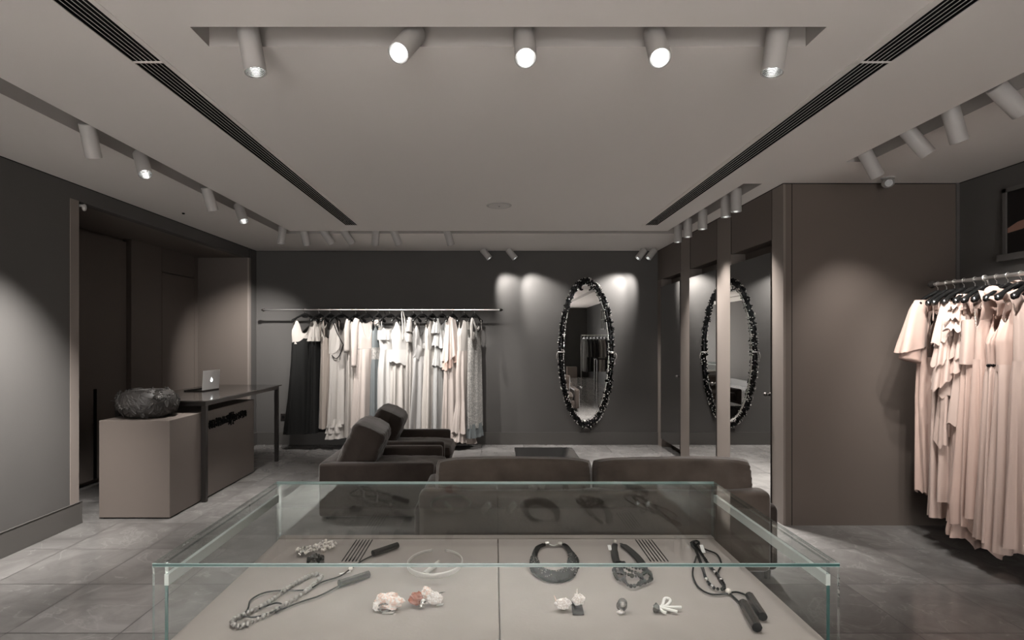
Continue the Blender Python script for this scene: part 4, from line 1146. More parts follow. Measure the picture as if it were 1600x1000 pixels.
# R1 caped
g = rg(0, 'cape_dress', 'blush dress with wide caped sleeves, nearest the corner of the right rail')
g.tube('bodice', F['blush'], [(-0.14, 0.16, 0.035, 0.003), (-0.62, 0.17, 0.045, 0.004)], neck=vneck(0.08, 0.4))
for s in (-1, 1):
    g.tube('cape_sleeve', F['blush'], [(-0.13, 0.045, 0.03, 0.002, s*0.15), (-0.2, 0.075, 0.04, 0.003, s*0.165), (-0.36, 0.10, 0.05, 0.006, s*0.20), (-0.52, 0.125, 0.062, 0.012, s*0.235)], folds=(3, 5), hem=lambda c, s2, th, s=s: -0.03*s*c)
g.sleeve(F['blush3'], -1, [(0.17, 0.0, -0.35), (0.225, 0.0, -0.5), (0.255, -0.01, -0.61)], [0.07, 0.085, 0.09], flat=0.5)
g.tube('skirt', F['blush'], [(-0.60, 0.17, 0.046, 0.004), (-0.9, 0.185, 0.05, 0.008), (-1.3, 0.175, 0.055, 0.012), (-1.70, 0.165, 0.06, 0.016)], hem=slant(-0.05))
# R2 dark top
g = rg(1, 'sequin_jacket', 'short dark sequinned sleeveless top with a round button between blush gowns', 'top')
g.tube('bodice', F['sequin'], [(-0.20, 0.145, 0.032, 0.003), (-0.40, 0.175, 0.036, 0.003), (-0.58, 0.172, 0.036, 0.003)], neck=vneck(0.2, 0.5))
for s in (-1, 1): g.strap(F['blush3'], s*0.12, 0.05, -0.2, 0.03, xs=s*0.15, zs=-0.14)
m = MB(); m.lathe([(0.0, 0.006), (0.012, 0.006), (0.018, 0.003), (0.02, -0.003)], (0,0,0), 20)
xform(m, Matrix.Translation((-0.15, -0.04, -0.50)) @ Matrix.Rotation(PI/2, 4, 'X')); m.build('button', M['gun'], g.t, smooth=40, local=True)
# R3 strappy
g = rg(2, 'evening_gown', 'strappy blush gown with crystal trims behind the peplum gown')
g.tube('bodice', F['blush2'], [(-0.28, 0.165, 0.034, 0.003), (-0.6, 0.165, 0.042, 0.004)], neck=vneck(0.06, 0.4))
for s in (-1, 1): g.strap(F['blush2'], s*0.15, 0.012, -0.28, 0.03, xs=s*0.155, zs=-0.14)
g.tube('skirt', F['blush2'], [(-0.59, 0.166, 0.042, 0.005), (-1.1, 0.19, 0.055, 0.014), (-1.80, 0.20, 0.07, 0.022)], folds=(6, 11, 15))
m = MB(); random.seed(9)
for k in range(10): m.ball((-0.172+random.uniform(-0.01, 0.01), -0.05, -0.86+0.006*k+random.uniform(-0.01, 0.01)), 0.006, 6, 4)
m.build('crystals', M['silver'], g.t, smooth=True, local=True)
# R4 peplum
g = rg(3, 'evening_gown', 'sleeveless blush peplum gown with wavy side ruffles')
g.tube('bodice', F['blush2'], [(-0.14, 0.165, 0.034, 0.002), (-0.26, 0.145, 0.04, 0.002), (-0.42, 0.165, 0.046, 0.002), (-0.62, 0.155, 0.046, 0.003)], neck=vneck(0.05, 0.35))
g.ruffle(F['blush2'], -0.60, -0.85, 0.158, 0.205, 0.048, 0.07, 0.006, part='peplum', n=(4, 7), hem=slant(0.02))
for k in range(3): g.ruffle(F['blush2'], -0.16-0.14*k, -0.40-0.17*k, 0.03, 0.075, 0.03, 0.055, 0.016, n=(4, 7), xo0=-0.145-0.005*k, xo1=-0.165-0.012*k, hem=slant(0.08))
g.ruffle(F['blush2'], -0.75, -1.15, 0.04, 0.07, 0.03, 0.05, 0.014, n=(4, 7), xo0=-0.15, xo1=-0.15, hem=slant(0.10))
g.tube('skirt', F['blush2'], [(-0.8, 0.16, 0.046, 0.006), (-1.2, 0.18, 0.056, 0.016), (-1.66, 0.195, 0.07, 0.024)], folds=(6, 10, 15))
m = MB(); m.tube(spline([(-0.145+0.055*math.cos(a)*0.7, -0.046, -0.27+0.085*math.sin(a)) for a in [PI+PI*k/8 for k in range(9)]], 3), 0.006, 6); m.build('armhole_trim', F['blush_pale'], g.t, smooth=True, local=True)
# R5 tiers
g = rg(4, 'evening_gown', 'blush gown with frilled shoulders and three flounced tiers')
g.tube('bodice', F['blush2'], [(-0.16, 0.15, 0.034, 0.003), (-0.5, 0.16, 0.046, 0.004)], neck=vneck(0.12, 0.4))
for s in (-1, 1):
    for k in range(3): g.ruffle(F['blush2'], -0.11-0.075*k, -0.24-0.08*k, 0.03, 0.08, 0.025, 0.05, 0.016, n=(5, 8), xo0=s*(0.11+0.012*k), xo1=s*(0.12+0.016*k), hem=slant(0.03*s))
g.ruffle(F['blush2'], -0.22, -0.56, 0.13, 0.175, 0.04, 0.07, 0.014, n=(6, 9), hem=slant(0.02), xo1=-0.01)
g.ruffle(F['blush2'], -0.44, -0.70, 0.155, 0.19, 0.045, 0.075, 0.014, n=(6, 9), hem=slant(-0.02))
g.ruffle(F['blush2'], -0.60, -1.05, 0.155, 0.20, 0.045, 0.085, 0.016, n=(5, 8), hem=slant(0.015))
g.tube('skirt', F['blush'], [(-0.9, 0.165, 0.05, 0.008), (-1.3, 0.18, 0.062, 0.018), (-1.80, 0.20, 0.072, 0.026)], folds=(6, 10, 15))
g.ruffle(F['blush'], -1.72, -1.88, 0.195, 0.215, 0.068, 0.08, 0.022, part='hem_tier', n=(7, 12))
# R6 bead-edged with train
g = rg(5, 'evening_gown', 'long blush gown edged with beads and trailing a pointed hem')
g.tube('bodice', F['blush2'], [(-0.24, 0.16, 0.034, 0.003), (-0.62, 0.16, 0.044, 0.004)], neck=vneck(0.1, 0.4))
for s in (-1, 1): g.strap(F['blush3'], s*0.13, 0.03, -0.24, 0.03, xs=s*0.15, zs=-0.14)
g.ruffle(F['blush2'], -0.3, -0.62, 0.05, 0.075, 0.035, 0.05, 0.006, part='cap_sleeve', n=(3, 5), xo0=-0.12, xo1=-0.12)
m = MB()
for k in range(22): m.ball((-0.14+0.0012*k, -0.052, -0.25-0.011*k), 0.0055, 6, 4)
m.build('bead_edge', M['pearl'], g.t, smooth=True, local=True)
g.tube('skirt', F['blush'], [(-0.60, 0.161, 0.044, 0.005), (-1.1, 0.19, 0.062, 0.016), (-1.76, 0.22, 0.08, 0.028), (-1.93, 0.215, 0.08, 0.03)], folds=(5, 9, 13), hem=lambda c, s, th: -0.07*math.exp(-((c-0.15)/0.3)**2) + 0.16*max(0, -c))
# R7 bow collar
g = rg(6, 'evening_gown', 'blush gown with a big folded bow collar over the hanger')
g.tube('bodice', F['blush'], [(-0.22, 0.15, 0.034, 0.004), (-0.6, 0.16, 0.046, 0.005)], neck=vneck(0.08, 0.4))
m = MB()
m.loft([[(-0.185+0.02*j, -0.045-0.02*math.sin(j*0.9), -0.10-0.006*j), (-0.19+0.02*j, -0.065-0.02*math.sin(j*0.7+1), -0.19-0.004*j), (-0.195+0.02*j, -0.05-0.015*math.cos(j*0.8), -0.31+0.002*j)] for j in range(9)], closed=False, caps=False)
for (cx_, cz_, rx_, rz_, an) in ((-0.085, -0.125, 0.085, 0.05, 0.25), (0.06, -0.09, 0.085, 0.055, -0.35), (0.0, -0.14, 0.03, 0.035, 0.0), (0.08, -0.17, 0.06, 0.04, 0.5)):
    n0 = len(m.bm.verts); m.ball((0, 0, 0), (rx_, 0.038, rz_), 18, 12); m.bm.verts.ensure_lookup_table()
    for vv in m.bm.verts[n0:]:
        q = vv.co.copy(); k_ = 1 + 0.16*math.sin(60*q.z + 25*q.x + an) + 0.10*math.sin(85*q.x - 30*q.z)
        vv.co = Vector((cx_, -0.075, cz_)) + Matrix.Rotation(an, 3, 'Y') @ Vector((q.x, q.y*k_, q.z*(0.9+0.1*k_)))
m.tube(spline([(-0.02, -0.08, -0.2), (0.03, -0.09, -0.26), (0.1, -0.08, -0.34)], 5), 0.05, 12, up=(1, 0, 0), flat=0.3)
m.build('bow_collar', F['blush'], g.t, smooth=True, local=True)
g.tube('skirt', F['blush'], [(-0.58, 0.161, 0.046, 0.006), (-1.1, 0.18, 0.06, 0.016), (-1.70, 0.20, 0.07, 0.024)], folds=(6, 11, 15))
# R8 belted halter
g = rg(7, 'evening_gown', 'blush satin halter gown with a dark jewelled belt')
g.tube('bodice', F['blush3'], [(-0.26, 0.10, 0.04, 0.004), (-0.45, 0.16, 0.05, 0.006), (-0.62, 0.15, 0.048, 0.005)], neck=vneck(0.05, 0.5))
for s_ in (-1, 1):
    m = MB(); m.tube(spline([(s_*0.10, -0.035, -0.28), (s_*0.12, -0.05, -0.19), (s_*0.17, -0.02, -0.15)], 5), 0.03, 10, up=(1,0,0), flat=0.3)
    m.build('halter_strap', F['blush3'], g.t, smooth=True, local=True)
m = MB(); m.tube(spline([(-0.085, -0.055, -0.30), (-0.07, -0.062, -0.42), (-0.02, -0.065, -0.46), (0.03, -0.062, -0.42), (0.05, -0.055, -0.32)], 5), 0.003, 5); m.build('neck_cord', M['pearl'], g.t, smooth=True, local=True)
m = MB()
for k in range(16):
    a = PI + PI*k/15
    m.ball((0.155*math.cos(a), 0.058*math.sin(a), -0.61+0.01*math.cos(a)), (0.013, 0.009, 0.011), 8, 5)
m.build('jewel_belt', M['jet'], g.t, smooth=True, local=True)
g.tube('skirt', F['blush2'], [(-0.62, 0.152, 0.05, 0.008), (-1.1, 0.18, 0.064, 0.018), (-1.82, 0.215, 0.078, 0.026)], folds=(7, 13, 19))
# R9
g = rg(8, 'evening_gown', 'blush gown with a seamed bust and tied neck at the frame edge')
g.tube('bodice', F['blush'], [(-0.20, 0.12, 0.04, 0.004), (-0.42, 0.17, 0.052, 0.004), (-0.62, 0.165, 0.052, 0.003)], neck=vneck(0.06, 0.4), hem=slant(0.05))
m = MB(); m.tube(spline([(-0.13, -0.06, -0.12), (-0.10, -0.075, -0.22), (-0.09, -0.07, -0.33)], 5), 0.045, 10, up=(1,0,0), flat=0.35); m.build('neck_tie', F['blush2'], g.t, smooth=True, local=True)
g.tube('skirt', F['blush2'], [(-0.61, 0.166, 0.052, 0.006), (-1.1, 0.185, 0.065, 0.016), (-1.86, 0.22, 0.078, 0.026)], folds=(5, 9, 13))
g = rg(9, 'evening_gown', 'blush chiffon gown nearest the camera on the right rail')
g.tube('bodice', F['blush2'], [(-0.16, 0.16, 0.04, 0.004), (-0.6, 0.16, 0.05, 0.005)], neck=vneck(0.12, 0.4))
g.tube('skirt', F['blush2'], [(-0.58, 0.161, 0.05, 0.006), (-1.1, 0.18, 0.062, 0.016), (-1.8, 0.20, 0.075, 0.024)])

# ------------------------------------------------------------------ things behind the camera, seen in the oval mirror
t = thing('clothes_rail', 'free-standing rail of dark coats behind the camera', 'clothes rail', (3.4, -1.6, 0))
m = MB(); m.cyl((2.9, -1.6, 1.73), (3.92, -1.6, 1.73), 0.013, seg=14); m.build('bar', M['chrome'], t, smooth=40)
for x in (2.9, 3.92):
    m = MB(); m.cyl((x, -1.6, 0), (x, -1.6, 1.74), 0.014, seg=12); m.box(x-0.02, x+0.02, -1.85, -1.35, 0, 0.025); m.build('post', M['black_metal'], t, smooth=40)
for k in range(8):
    x = 3.0 + 0.115*k
    place = ['at its left end', 'second from its left end', 'third from its left end', 'fourth from its left end', 'fourth from its right end', 'third from its right end', 'second from its right end', 'at its right end'][k]
    hanger(x, -1.6, 1.73, R(72), 'black hanger on the coat rail ' + place, 'hangers on the coat rail')
    c = Gown('coat', 'dark coat on the free-standing rail, ' + place, x, -1.6, 1.73, R(72), 'coat', 'coats on the free-standing rail')
    mt = F['charcoal'] if k not in (4, 5) else F['greige']
    c.tube('torso', mt, [(-0.12, 0.15, 0.035, 0.002), (-0.2, 0.2, 0.04, 0.004), (-0.7, 0.2, 0.045, 0.006), (-1.2, 0.21, 0.05, 0.01)], neck=vneck(0.05, 0.3))
    for s in (-1, 1): c.sleeve(mt, s, [(0.17, 0, -0.16), (0.215, -0.01, -0.35), (0.225, -0.02, -0.72)], [0.045, 0.05, 0.042])
t = thing('console_table', 'slim dark console table behind the camera', 'table', (3.5, -0.5, 0))
m = MB(); m.box(3.15, 3.85, -0.75, -0.25, 0.97, 1.0); m.build('table_top', M['desk_top'], t)
for x in (3.17, 3.80):
    for y in (-0.73, -0.3):
        m = MB(); m.box(x, x+0.035, y, y+0.035, 0, 0.97); m.build('leg', M['black_metal'], t)
m = MB(); m.box(3.05, 3.45, -6.6, -6.2, 0, 0.45); m.bevel(0.004, 1)
tag(m.build('display_block', M['desk'], at=(3.25, -6.4, 0)), 'low taupe display block near the shop front', 'display block')

# ------------------------------------------------------------------ glass display case
ZT, ZD = 0.991, 0.7675
t = thing('display_case', 'long glass-topped jewellery display case in the foreground', 'display case', (0.0, 1.93, 0))
m = MB(); m.box(-0.885, 0.902, 1.54, 2.33, 0.0, ZD-0.03); m.build('plinth', M['plinth'], t)
for (a, c) in ((-0.897, 0.0145), (0.0175, 0.9175)):
    m = MB(); m.box(a, c, 1.525, 2.335, ZD-0.03, ZD); m.bevel(0.002, 1); m.build('deck_panel', M['deck'], t)
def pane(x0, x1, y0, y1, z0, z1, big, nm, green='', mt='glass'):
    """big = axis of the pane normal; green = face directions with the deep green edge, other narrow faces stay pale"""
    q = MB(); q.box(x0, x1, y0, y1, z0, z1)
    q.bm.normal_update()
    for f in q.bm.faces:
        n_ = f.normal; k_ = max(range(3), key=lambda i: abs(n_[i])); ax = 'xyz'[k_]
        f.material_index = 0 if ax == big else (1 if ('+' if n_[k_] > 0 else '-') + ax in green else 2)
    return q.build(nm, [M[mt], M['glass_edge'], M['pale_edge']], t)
XA, XB, Y0, Y1, g_ = -0.929, 0.940, 1.5, 2.36, 0.010
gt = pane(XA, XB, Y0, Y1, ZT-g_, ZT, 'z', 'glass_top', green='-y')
m = MB(); m.box(XA, XB, Y0-0.0012, Y0, ZT-0.0016, ZT); m.box(XA, XB, Y0-0.0012, Y0, ZT-g_, ZT-g_+0.0012); m.build('painted_highlight', M['teal_edge'], t)  # thin pale strips painting highlight lines along the front glass edge
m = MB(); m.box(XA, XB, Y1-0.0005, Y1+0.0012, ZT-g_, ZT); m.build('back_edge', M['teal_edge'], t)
m = MB(); m.box(-0.897, 0.9175, 2.297, 2.335, ZD, ZD+0.004); m.build('deck_rim', M['plinth'], t)
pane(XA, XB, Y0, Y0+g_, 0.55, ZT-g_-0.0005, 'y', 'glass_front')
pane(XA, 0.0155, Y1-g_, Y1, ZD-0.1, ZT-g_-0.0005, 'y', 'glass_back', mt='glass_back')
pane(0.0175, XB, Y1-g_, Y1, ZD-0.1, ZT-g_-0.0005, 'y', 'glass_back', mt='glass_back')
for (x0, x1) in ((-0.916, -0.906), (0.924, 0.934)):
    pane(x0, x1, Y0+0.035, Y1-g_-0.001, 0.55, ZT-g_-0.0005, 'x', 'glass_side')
    m = MB(); m.box(x0+0.0005, x1-0.0005, Y0+0.034, Y0+0.0348, 0.55, 0.915); m.build('side_edge', M['glass_edge'], t)
    m = MB(); m.box(x0-0.001, x1+0.001, Y0+0.034, Y1-g_-0.03, 0.915, 0.946); m.build('frosted_strip', M['frost'], t)
for (xa, dx) in ((-0.572, 0.0), (0.585, 0.0)):
    for k in range(6):
        x = xa + 0.013*k
        m = MB(); m.box(x, x+0.0045, 2.065, 2.29, ZD+0.0002, ZD+0.0012); m.build('vent_slot', M['black'], t)

# ------------------------------------------------------------------ jewellery
def dk(px_, py_, h=0.0):
    y = 862*(1.6-ZD)/(py_-530); return Vector(((px_-772)/862*y, y, ZD+0.0012+h))
def beads(mb, path, r, jit=0.0, rnd=random):
    d = 0.0; last = None
    for p in path:
        if last is None or (p-last).length >= r*1.75:
            rr = r*(1+rnd.uniform(-jit, jit)); mb.ball((p.x, p.y, p.z), rr, 7, 5); last = p
def hexbar(p0, p1, r, mt, cap, par, nm='tube'):
    q = MB(); q.tube([p0, p1], r, 8); o_ = q.build(nm, mt, par, smooth=30)
    d = (p1-p0).normalized()
    q = MB(); q.tube([p1 - d*0.0005, p1 + d*0.001], r*0.92, 16); q.tube([p0 - d*0.001, p0 + d*0.0005], r*0.92, 16); q.build('tube_end', cap, o_)
GJ = 'jewellery in the glass display case'

c0 = dk(450, 940)
t = thing('lariat_necklace', 'silver bead loop necklace on dark cord with two grey tubes, left in the case', 'necklace', c0, group=GJ)
m = MB()
lp = spline([dk(*p, 0.008) for p in ((363,979),(376,983),(400,973),(432,957),(470,934),(500,908),(500,902),(486,903),(462,915),(440,930),(420,945),(388,962),(368,971))], 10, loop=True)
random.seed(3); beads(m, lp, 0.0072, 0.2); m.build('bead_loop', M['silver_bead'], t, smooth=True)
m = MB(); m.tube(spline([dk(*p, 0.006) for p in ((376,968),(387,956),(392,941),(412,930),(440,926),(478,925),(505,912),(530,904),(548,892),(566,879),(582,871))], 5), 0.0028, 6)
m.tube(spline([dk(*p, 0.010) for p in ((374,967),(398,970),(425,962),(440,951),(430,948),(405,957))], 5), 0.0028, 6)
m.tube(spline([dk(*p, 0.006) for p in ((430,960),(470,944),(500,934),(529,919))], 5), 0.0028, 6)
m.build('cord', M['cord'], t, smooth=True)
hexbar(dk(530,918,0.012), dk(576,903,0.012), 0.0125, M['gun'], M['cord'], t)
hexbar(dk(583,870,0.012), dk(621,857,0.012), 0.0125, M['gun'], M['cord'], t)
m = MB(); m.ball(dk(548,893,0.010), (0.008, 0.010, 0.008), 12, 8); m.build('pearl', M['pearl'], t, smooth=True)
m = MB(); a = dk(531,900,0.004); m.prism([a, a+Vector((0.034,0.02,0)), a+Vector((0.03,0.028,0)), a+Vector((-0.004,0.008,0))], (0,0,0.001)); m.build('tag', M['paper'], t)

for (cx_, cy_, lab, mt, sz) in ((508, 858, 'pale flower-shaped bead cluster at the back left of the case', 'white_stone', 1.0),
                                (476, 866, 'silvery bead cluster left of the pale flower cluster', 'silver', 0.8),
                                (493, 879, 'dark sparkling bead cluster in front of the pale flower cluster', 'gun', 0.8)):
    c = dk(cx_, cy_)
    t = thing('bead_brooch', lab, 'brooch', c, group=GJ)
    random.seed(cx_); m = MB(); m2 = MB()
    for k in range(46):
        r_ = 0.045*sz*math.sqrt(random.random()); th = random.uniform(0, 6.28)
        p = c + Vector((r_*math.cos(th), r_*math.sin(th)*0.9, 0.008+0.012*random.random()))
        (m if k % 3 else m2).ball(p, random.uniform(0.004, 0.0075), 7, 5)
    m.build('beads', M[mt], t, smooth=True); m2.build('stones', M['pearl'] if mt != 'gun' else M['jet'], t, smooth=True)

c = dk(680, 889)
t = thing('collar_choker', 'thin pale rigid collar ring beside the pink stone ornaments', 'necklace', c, group=GJ)
pts = []
for k in range(40):
    a = R(-255 + 330*k/39); p = c + Vector((0.098*math.cos(a), 0.125*math.sin(a), 0.008 + 0.022*(0.5-0.5*math.sin(a))*0.3 + 0.012))
    pts.append(p)
m = MB(); m.tube(pts, [0.0055+0.004*(0.5-0.5*math.sin(R(-255+330*k/39))) for k in range(40)], 8, up=(0,0,1), flat=0.4); m.build('ring', M['collar_metal'], t, smooth=True)
hexbar(dk(663,901,0.008), dk(684,884,0.008), 0.0085, M['collar_metal'], M['silver'], t, 'pendant')
m = MB(); m.ball(dk(685,882,0.008), 0.007, 10, 7); m.build('pearl', M['pearl'], t, smooth=True)

def rock(mb, c, r, seed, u=14, v=10):
    rnd = random.Random(seed); ph = [rnd.uniform(0, 6) for _ in range(6)]
    n0 = len(mb.bm.verts); mb.ball((0,0,0), r, u, v); mb.bm.verts.ensure_lookup_table()
    for vv in mb.bm.verts[n0:]:
        p = vv.co; q = Vector((p.x/r[0], p.y/r[1], p.z/r[2]))
        k = 1 + 0.2*math.sin(3*q.x+ph[0])*math.sin(4*q.y+ph[1]) + 0.12*math.sin(7*q.z+ph[2]+3*q.x) + 0.1*math.sin(11*q.y+ph[3]) + 0.08*rnd.uniform(-1, 1)
        vv.co = Vector(c) + p*k

c = dk(606, 952)
t = thing('stone_brooch', 'chunky pale pink rough stone ornament, left of the two at the front', 'brooch', c, group=GJ)
m = MB(); rock(m, c + Vector((0.006, 0.0, 0.024)), (0.036, 0.022, 0.024), 1); m.build('pink_stone', M['pink_stone'], t)
m = MB(); rock(m, c + Vector((-0.03, -0.008, 0.014)), (0.013, 0.014, 0.014), 2); m.build('grey_stone', M['white_stone'], t)
m = MB(); m.ball(c + Vector((-0.028, 0.006, 0.03)), 0.009, 10, 7); m.build('bead', M['pink_stone'], t, smooth=True)
m = MB(); m.tube([c + Vector((0.022*math.cos(a)-0.005, -0.018, 0.012+0.012*math.sin(a))) for a in [2*PI*k/16 for k in range(16)]], 0.0025, 6, loop=True); m.build('ring_band', M['gun'], t, smooth=True)
m = MB(); a = c + Vector((-0.012, -0.03, 0.0)); m.prism([a, a+Vector((0.034, 0, 0)), a+Vector((0.038, 0.018, 0)), a+Vector((0, 0.018, 0))], (0,0,0.001)); m.build('tag', M['paper'], t)
c = dk(664, 946)
t = thing('stone_brooch', 'red and white stone ornament with grey pearls in front of the collar ring', 'brooch', c, group=GJ)
m = MB(); rock(m, c + Vector((-0.026, 0.0, 0.019)), (0.024, 0.016, 0.02), 5); m.build('red_stone', M['red_stone'], t)
m = MB(); rock(m, c + Vector((0.004, 0.012, 0.032)), (0.018, 0.014, 0.018), 6); m.build('pink_stone', M['pink_stone'], t)
m = MB(); rock(m, c + Vector((0.03, 0.004, 0.02)), (0.024, 0.012, 0.02), 7); m.build('white_stone', M['white_stone'], t)
m = MB(); m.ball(c + Vector((-0.004, -0.014, 0.016)), 0.011, 12, 8); m.ball(c + Vector((-0.008, -0.02, 0.008)), 0.009, 12, 8); m.build('grey_pearls', M['silver'], t, smooth=True)
m = MB(); a = c + Vector((0.036, -0.01, 0.002)); m.prism([a, a+Vector((0.02, 0.004, 0)), a+Vector((0.022, 0.016, 0)), a+Vector((0.003, 0.012, 0))], (0,0,0.001)); m.build('tag', M['paper'], t)
m = MB(); m.cyl(c + Vector((0.04, 0.012, 0.03)), c + Vector((0.062, 0.018, 0.034)), 0.003, 0.001, 8); m.build('pin', M['gun'], t, smooth=True)

# black bead collar
c = dk(867, 885)
t = thing('bead_collar', 'thick black seed-bead collar necklace with silver clasp', 'necklace', c, group=GJ)
pth = spline([dk(*p, 0.012) for p in ((850,855),(840,860),(835,872),(836,886),(842,897),(856,904),(870,906),(884,902),(893,892),(896,880),(892,868),(885,858),(880,855))], 8)
n = len(pth); random.seed(6)
rad = [0.009 + 0.021*math.sin(PI*min(1, max(0, (k/(n-1)-0.16)/0.68)))**0.8 for k in range(n)]
m = MB(); m.tube(pth, rad, 12, up=(0,0,1), flat=None)
for v in m.bm.verts: v.co.z = ZD + 0.0015 + (v.co.z-ZD)*0.62 if v.co.z > ZD else ZD + 0.001
base = m.build('roll', M['jet'], t, smooth=True)
m = MB()
for k in range(900):
    i = random.randrange(n-1); p = pth[i].lerp(pth[i+1], random.random()); tdir = (pth[i+1]-pth[i]).normalized()
    side = tdir.cross(Vector((0,0,1))); a = random.uniform(0, PI); q = p + side*math.cos(a)*rad[i] + Vector((0,0,1))*0
    q.z = ZD + 0.0015 + (0.012 + rad[i]*math.sin(a))*0.62
    m.ball(q, 0.0026, 5, 3)
m.build('seed_beads', M['jet'], base, smooth=False)
m = MB()
for k in range(110):
    i = random.randrange(n//5, n-n//5); p = pth[i]; tdir = (pth[i+1]-pth[i]).normalized()
    side = tdir.cross(Vector((0,0,1))); a = random.uniform(0.2, PI-0.2); q = p + side*math.cos(a)*rad[i]
    q.z = ZD + 0.0022 + (0.012 + rad[i]*math.sin(a))*0.62
    m.ball(q, 0.0022, 5, 3)
m.build('glitter_beads', M['silver'], base, smooth=False)
for p0, p1 in (((851,855),(857,854)), ((879,855),(873,854))):
    m = MB(); m.cyl(dk(*p0, 0.010), dk(*p1, 0.010), 0.0095, seg=12); m.build('end_cap', M['silver'], t, smooth=40)
m = MB(); m.tube([dk(857,854,0.008), dk(865,856,0.006), dk(873,854,0.008)], 0.003, 6); beads(m, spline([dk(857,854,0.008), dk(865,856,0.006), dk(873,854,0.008)], 8), 0.004); m.build('clasp', M['silver'], t, smooth=True)

# ribbon and jet bead necklace
c = dk(985, 890)
t = thing('ribbon_necklace', 'black ribbon necklace ending in tangled shiny jet bead strands', 'necklace', c, group=GJ)
m = MB()
m.tube(spline([dk(961,852,0.006), dk(960,862,0.012), dk(962,876,0.012), dk(968,888,0.008)], 5), [0.011]*6+[0.014]*10, 8, up=(0,0,1), flat=None)
for v in m.bm.verts: v.co.z = ZD + 0.002 + max(0, v.co.z-ZD)*0.35
m.build('ribbon', M['ribbon'], t, smooth=True)
m = MB()
m.tube(spline([dk(970,851,0.006), dk(984,862,0.012), dk(998,876,0.012), dk(1008,892,0.008)], 5), [0.006]*2+[0.016]*12+[0.012]*2, 8, up=(0,0,1))
for v in m.bm.verts: v.co.z = ZD + 0.002 + max(0, v.co.z-ZD)*0.35
m.build('ribbon', M['ribbon'], t, smooth=True)
random.seed(8)
for pl in (((966,884),(960,893),(961,904),(968,912),(976,908),(972,898),(966,890)), ((970,884),(980,888),(992,892),(1006,895),(1014,900),(1018,908),(1012,915),(1002,914)),
           ((966,900),(978,902),(990,906),(1002,904),(1010,898)), ((975,912),(981,920),(990,922),(1000,918),(1010,914)), ((972,890),(984,897),(996,902),(1004,910))):
    m = MB(); beads(m, spline([dk(*p, 0.012) for p in pl], 14), 0.0066, 0.35); m.build('bead_strand', M['jet'], t, smooth=True)
m = MB(); a = dk(951,862,0.004); m.prism([a, a+Vector((0.013, 0, 0)), a+Vector((0.013, 0.022, 0.012)), a+Vector((0, 0.022, 0.012))], (0,0,0.001)); m.build('tag', M['paper'], t)
m = MB(); m.ball(dk(961,850,0.010), 0.006, 10, 7); m.build('clasp', M['pearl'], t, smooth=True)

# right lariat
c = dk(1135, 930)
t = thing('lariat_necklace', 'black bead lariat with two dark hexagonal tubes, right in the case', 'necklace', c, group=GJ)
lp = spline([dk(*p, 0.008) for p in ((1084,853),(1090,870),(1097,889),(1104,910),(1114,922),(1128,925),(1131,918),(1122,904),(1108,887),(1094,866))], 8, loop=True)
m = MB(); beads(m, lp, 0.0062, 0.1); m.build('bead_loop', M['jet'], t, smooth=True)
m = MB()
for p in ((1097,889),(1104,910),(1113,921),(1117,899),(1127,911)): m.ball(dk(*p, 0.009), 0.0075, 10, 7)
m.build('silver_beads', M['silver'], t, smooth=True)
m = MB()
m.tube(spline([dk(*p, 0.006) for p in ((1079,851),(1084,848),(1092,849),(1094,857),(1104,862),(1120,869),(1127,884),(1121,901),(1128,916),(1140,930),(1160,949))], 6), 0.0032, 6)
m.tube(spline([dk(*p, 0.005) for p in ((1088,872),(1083,890),(1083,905),(1092,921),(1110,931),(1132,931),(1150,928),(1166,933),(1170,938))], 6), 0.0032, 6)
m.tube(spline([dk(*p, 0.010) for p in ((1080,852),(1086,856),(1092,852),(1087,849),(1080,855),(1086,862))], 6, loop=True), 0.0035, 6)
m.build('cord', M['cord'], t, smooth=True)
hexbar(dk(1161,950,0.013), dk(1183,988,0.013), 0.0145, M['gun'], M['cord'], t)
hexbar(dk(1171,938,0.013), dk(1192,971,0.013), 0.0135, M['gun'], M['cord'], t)
m = MB(); m.ball(dk(1138,929,0.010), (0.009, 0.011, 0.009), 12, 8); m.build('pearl', M['pearl'], t, smooth=True)
m = MB(); a = dk(1097,866,0.004); m.prism([a, a+Vector((0.014, 0, 0)), a+Vector((0.014, 0.028, 0.02)), a+Vector((0, 0.028, 0.02))], (0,0,0.001)); m.build('tag', M['paper'], t)

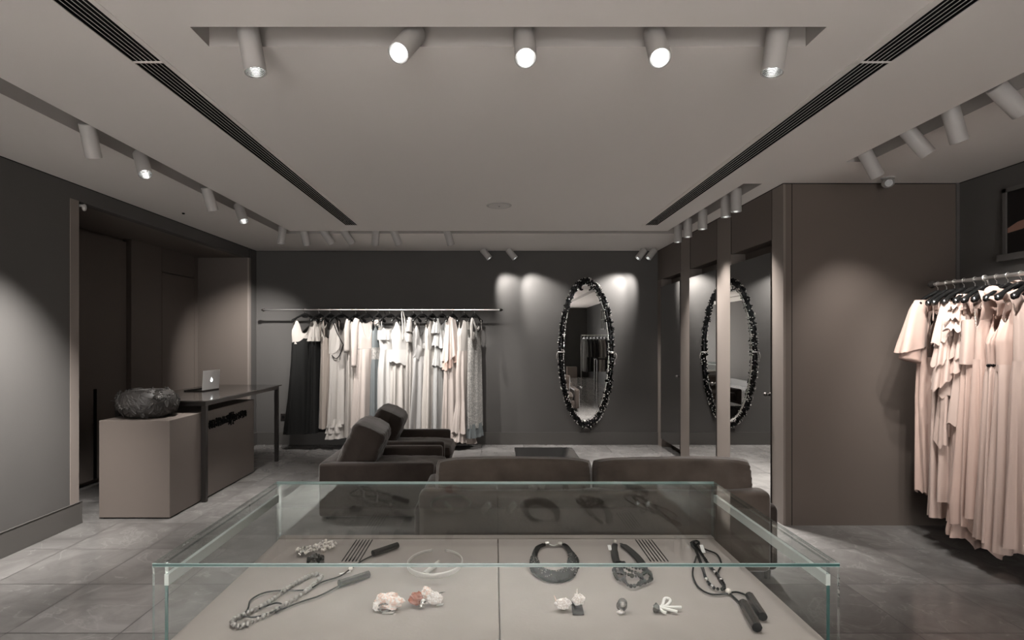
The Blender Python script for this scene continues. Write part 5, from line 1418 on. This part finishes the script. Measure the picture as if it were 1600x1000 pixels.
# small things at the front right
c = dk(893, 955)
t = thing('stone_brooch', 'white crystal ornament with a dark square plate', 'brooch', c, group=GJ)
m = MB(); rock(m, c + Vector((-0.026, 0.004, 0.02)), (0.024, 0.012, 0.017), 11); rock(m, c + Vector((0.022, 0.008, 0.03)), (0.018, 0.013, 0.019), 12); m.build('crystals', M['white_stone'], t)
m = MB(); m.prism([c + Vector((0.0, -0.026, 0.001)), c + Vector((0.034, -0.028, 0.001)), c + Vector((0.032, 0.012, 0.02)), c + Vector((0.0, 0.012, 0.02))], (0, 0, 0.003)); m.build('plate', M['cord'], t)
m = MB(); m.cyl(c + Vector((-0.044, 0.006, 0.022)), c + Vector((-0.052, 0.01, 0.042)), 0.0025, 0.001, 6); m.cyl(c + Vector((0.018, 0.01, 0.045)), c + Vector((0.019, 0.012, 0.062)), 0.0025, 0.001, 6); m.build('pins', M['pink_stone'], t)
c = dk(972, 956)
t = thing('cocktail_ring', 'small dark ring with a round stone between the two white ornaments', 'ring', c, group=GJ)
m = MB(); m.tube([c + Vector((0.014*math.cos(a), 0.004, 0.016+0.015*math.sin(a))) for a in [2*PI*k/20 for k in range(20)]], 0.003, 8, loop=True); m.build('band', M['gun'], t, smooth=True)
m = MB(); m.ball(c + Vector((0, -0.004, 0.026)), (0.015, 0.008, 0.017), 14, 9); m.build('setting', M['gun'], t, smooth=True)
m = MB(); m.ball(c + Vector((0.001, -0.009, 0.026)), (0.009, 0.006, 0.009), 12, 8); m.build('stone', M['silver_bead'], t, smooth=True)
m = MB(); rock(m, c + Vector((-0.008, -0.016, 0.006)), (0.012, 0.006, 0.005), 4); m.build('small_stone', M['white_stone'], t, smooth=True)
c = dk(1040, 956)
t = thing('knotted_brooch', 'white knotted cord ornament at the front right of the case', 'brooch', c, group=GJ)
m = MB()
for pl in (((-0.035,0.008,0.01),(-0.02,0,0.012),(0.0,0.004,0.014),(0.02,0.02,0.02),(0.022,0.035,0.022),(0.008,0.036,0.022),(-0.004,0.014,0.016),(-0.015,0,0.01)),
           ((-0.02,0,0.012),(0.0,-0.004,0.01),(0.03,-0.018,0.008)), ((-0.018,0.004,0.012),(0.01,0.002,0.012),(0.05,0.006,0.01)), ((-0.02,0.0,0.012),(-0.014,-0.016,0.008),(-0.004,-0.02,0.006))):
    m.tube(spline([c + Vector(p) for p in pl], 6), 0.0045, 8)
m.build('cord_loops', M['white_enamel'], t, smooth=True)
m = MB(); rock(m, c + Vector((-0.03, -0.004, 0.012)), (0.01, 0.01, 0.012), 8); m.build('dark_bead', M['gun'], t, smooth=True)
